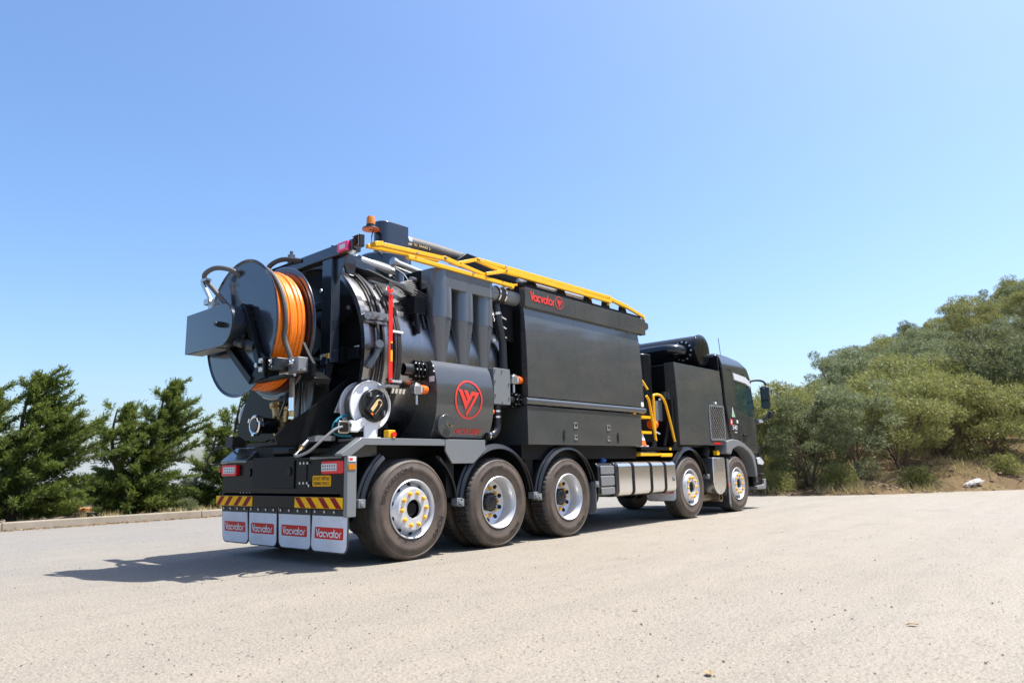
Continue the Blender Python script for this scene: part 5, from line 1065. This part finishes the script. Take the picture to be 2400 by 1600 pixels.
# hillside trees: six shapes, copied over the slope
def wattle(seed, h, r, mat):
    g = np.random.default_rng(seed); tr = MB(); P_, D_ = [], []
    nt = g.integers(2, 4); tips = []
    for k in range(nt):
        az = 2*PI*k/nt+g.uniform(-.5, .5); top = Vector((.35*r*math.cos(az), .35*r*math.sin(az), h*g.uniform(.42, .55)))
        q = smooth([(0, 0, -.15), (.12*r*math.cos(az), .12*r*math.sin(az), h*.16), top], 5); tr.tube(q, .05, 6, rf=lambda i: .062-.0035*i)
        for b in range(8):
            a2 = az+g.uniform(-1.5, 1.5); e = Vector((r*g.uniform(.25, .95)*math.cos(a2), r*g.uniform(.25, .95)*math.sin(a2), h*g.uniform(.35, .95)))
            st = q[g.integers(3, len(q))]; mid = (st+e)/2+Vector((0, 0, -.05*h)); tr.tube(smooth([st, mid, e], 4), .02, 5, rf=lambda i: .024-.0018*i); tips.append(e)
    for k in range(25):
        a2 = g.uniform(0, 2*PI); rr = math.sqrt(g.uniform(0, 1)); z = .45+.5*math.sqrt(max(0, 1-rr*rr))*g.uniform(.75, 1.05)
        tips.append(Vector((r*rr*math.cos(a2), r*rr*math.sin(a2), h*(z if g.random() < .70 else g.uniform(.08, .45)))))
    for e in tips:
        m_ = int(g.uniform(260, 430)); cr = r*g.uniform(.17, .31); dd = unit(g.normal(size=(m_, 3))); dd[:, 2] = dd[:, 2]*.75+.12; dd = unit(dd)
        p = np.array(e)+dd*(cr*g.uniform(.2, 1, m_)**.5)[:, None]*np.array([1, 1, .62]); P_.append(p); D_.append(unit(dd+g.normal(size=(m_, 3))*.6+np.array([0, 0, -.1])))
    pos = np.concatenate(P_); n = len(pos)
    return leaf_mesh('crown', pos, np.concatenate(D_), g.uniform(.08, .16, n), g.uniform(.022, .042, n), mat, seed, .3), tr.mesh('trunk', ['bark_brown'])
KIND = [wattle(101+k, hh, rr, mt) for k, (hh, rr, mt) in enumerate(((3.1, 1.75, 'wattle_leaf'), (3.3, 1.7, 'wattle_leaf_grey'), (2.9, 1.95, 'wattle_leaf'), (3.4, 1.6, 'wattle_leaf_dark'), (2.7, 1.7, 'wattle_leaf_grey'), (3.2, 2.05, 'wattle_leaf')))]
FIRST = ['pale wattle tree at the foot of the slope right beside the truck mirror', 'second wattle tree along the foot of the slope from the truck', 'wattle tree with dark forked trunks where the dry bank starts to show', 'wattle tree overhanging the strip of dry bank grass left of the white slab', 'spreading wattle tree low on the bank above the white slab', 'wattle tree low on the bank at the right edge of the picture']
tg = np.random.default_rng(55); placed = []; cnt = 0
def plant(u, d, k, sc, label):
    p = hpos(u, d); root = tag(empty('wattle_tree', (p.x, p.y, p.z-.05), tg.uniform(0, 2*PI)), label, 'tree', 'wattle trees on the hillside'); root.scale = (sc, sc, sc*tg.uniform(.9, 1.08))
    for nm, me in zip(('crown', 'trunk'), KIND[k]): o = bpy.data.objects.new(nm, me); COL.objects.link(o); o.parent = root
    placed.append((p.x, p.y))
for i, (u, d, k, sc) in enumerate(((4.25, 1.5, 0, .80), (5.05, 1.6, 3, .80), (5.62, 1.9, 1, .80), (6.15, 2.8, 2, .84), (6.60, 3.8, 5, .86), (7.0, 3.4, 2, .90))): plant(u, d, k, sc, FIRST[i])
cand = 0
while cand < 9000 and len(placed) < 262:
    cand += 1; u = tg.uniform(2.2, 11.4); d = 2.6+42*tg.random()**1.25
    p = hpos(u, d); gap = (2.15+d*.024) if u < 8.6 else 4.4
    if d < 4.2 and 4.0 < u < 7.2: continue
    if all((p.x-a)**2+(p.y-b)**2 > gap*gap for a, b in placed):
        k_ = int(tg.integers(0, 6)); plant(u, d, k_, tg.uniform(.78, 1.1), ('grey green', 'olive green')[k_ not in (1, 4)]+' wattle tree packed among others '+('low on the wooded slope behind the front row' if d < 9 else 'halfway up the wooded slope' if d < 20 else 'high on the wooded slope near the skyline'))
for i, (u, d, lab) in enumerate(((4.6, .7, 'low leafy shrub at the foot of the bank next to the truck cab'), (5.35, .9, 'low olive shrub at the foot of the bank between the first trees'), (6.2, 1.5, 'scrubby bush on the bank left of the pale rock slab'), (6.95, 1.3, 'scrubby bush on the bank right of the pale rock slab'))):
    p = hpos(u, d); scrub((p.x, p.y, p.z-.05), .55, .6, 60+i, lab, 'wattle_leaf', 3600)
# bank: dry grass, twigs, slab and stones
pts = []
for _ in range(2100):
    u = gg.uniform(2.4, 8.4); d = abs(gg.normal())*2.6+.08; p = hpos(u, d)
    if math.sin(p.x*2.3)*math.sin(p.y*1.9+1) > .12: pts.append((p.x, p.y, p.z-.02))
grass('bank_grass', pts, .10, .34, 16, 'dry_grass', 14, 'dry straw coloured grass on the bank under the wattle trees')
def rockmesh(name, s, seed, mat='rock'):
    g = np.random.default_rng(seed); m = MB(); m.ball((0, 0, 0), 1, 10); m.v = [(x*s[0]*(1+.22*g.normal()), y*s[1]*(1+.2*g.normal()), z*s[2]*(1+.2*g.normal())) for x, y, z in m.v]; return m
sp = hpos(6.6, .55)
sl_ = rockmesh('slab', (.29, .13, .06), 3).build('rock_slab', 'rock', None, 0, (sp.x, sp.y, sp.z+.10), sharp=10); sl_.rotation_euler = (.25, -.30, -.75); tag(sl_, 'pale broken rock slab lying on the dry bank right of the truck', 'rock')
m = MB(); g = np.random.default_rng(9)
for _ in range(420):
    u = g.uniform(2.5, 8.2); q = hpos(u, abs(g.normal())*1.8+.05); s = g.uniform(.02, .07); b = rockmesh('s', (s, s*g.uniform(.5, 1), s*.6), int(g.integers(1e6))); m.add([(x+q.x, y+q.y, z+q.z+s*.2) for x, y, z in b.v], b.f)
o = m.build('bank_stones', 'bank_stone', None, 0, sharp=10); tag(o, kind='stuff', label='small stones and rubble scattered along the foot of the bank', cat='stones')
m = MB()
for _ in range(260):
    q = hpos(g.uniform(2.5, 8.2), abs(g.normal())*2+.1); a = g.uniform(0, 6.28); L = g.uniform(.2, .7); e = Vector((L*math.cos(a), L*math.sin(a), g.uniform(.0, .25))); m.tube([q+Vector((0, 0, .02)), q+e*.5+Vector((0, 0, .06)), q+e], .008, 4)
o = m.build('fallen_twigs', 'bark_brown'); tag(o, kind='stuff', label='fallen twigs and dead sticks on the bank', cat='twigs')
# leaf litter along the kerb, grit and dark stones on the tarmac
n = 2600; g = np.random.default_rng(21); yy = 8.39-np.abs(g.normal(size=n))*.10; pos = np.stack([g.uniform(-6, 9, n), yy, np.full(n, .008)+g.uniform(0, .012, n)], 1); dd = unit(np.stack([g.normal(size=n), g.normal(size=n), g.normal(size=n)*.15], 1))
o = bpy.data.objects.new('leaf_litter', leaf_mesh('leaf_litter', pos, dd, g.uniform(.02, .07, n), g.uniform(.012, .03, n), 'leaf_litter', 5, .92)); COL.objects.link(o); tag(o, kind='stuff', label='brown leaf litter along the foot of the kerb', cat='leaves')
m = MB(); k = 0
while k < 1300:
    r = 2.2+14*g.random()**1.7; a = .7127+g.uniform(-.72, .72); x, y = CAMP.x+r*math.cos(a), CAMP.y+r*math.sin(a)
    if y > 8.2: continue
    s = g.choice([.003, .0045, .006, .008], p=[.40, .34, .20, .06]); m.add([(x+s*g.uniform(.7, 1.3)*c[0], y+s*g.uniform(.7, 1.3)*c[1], s*(c[2]*.7+.5)) for c in ((1, 0, 0), (0, 1, 0), (-1, 0, 0), (0, -1, 0), (.2, .1, 1), (0, 0, -.8))], [(0, 1, 4), (1, 2, 4), (2, 3, 4), (3, 0, 4), (1, 0, 5), (2, 1, 5), (3, 2, 5), (0, 3, 5)]); k += 1
o = m.build('grit', 'pebble', sharp=10); tag(o, kind='stuff', label='dark grit and tiny stones scattered over the tarmac', cat='grit')
def dead_leaf(x, y, s, rz, label):
    m = MB(); nn = 7; vs = []
    for i in range(nn+1):
        t = i/nn; wv = math.sin(PI*t**.8)*.28+.01; zz = .10*math.sin(PI*t)+.06*t
        vs += [(t-.5, -wv, zz+.10), (t-.5, 0, zz+.02), (t-.5, wv, zz+.12)]
    fs = []
    for i in range(nn): fs += [(3*i, 3*i+3, 3*i+4, 3*i+1), (3*i+1, 3*i+4, 3*i+5, 3*i+2)]
    m.add([(a*s, b*s, c*s) for a, b, c in vs], fs); o = m.build('dead_leaf', 'leaf_litter', None, 0, (x, y, .003)); o.rotation_euler = (0, .1, rz); tag(o, label, 'leaf', 'dead leaves on the tarmac')
dead_leaf(-1.11, -5.37, .065, .4, 'pale curled dead leaf at the bottom edge of the tarmac'); dead_leaf(.38, -5.85, .06, 1.9, 'brown dead leaf lying on the tarmac at the right'); dead_leaf(-.12, -4.40, .04, 2.7, 'small tan dead leaf on the tarmac in the middle foreground')
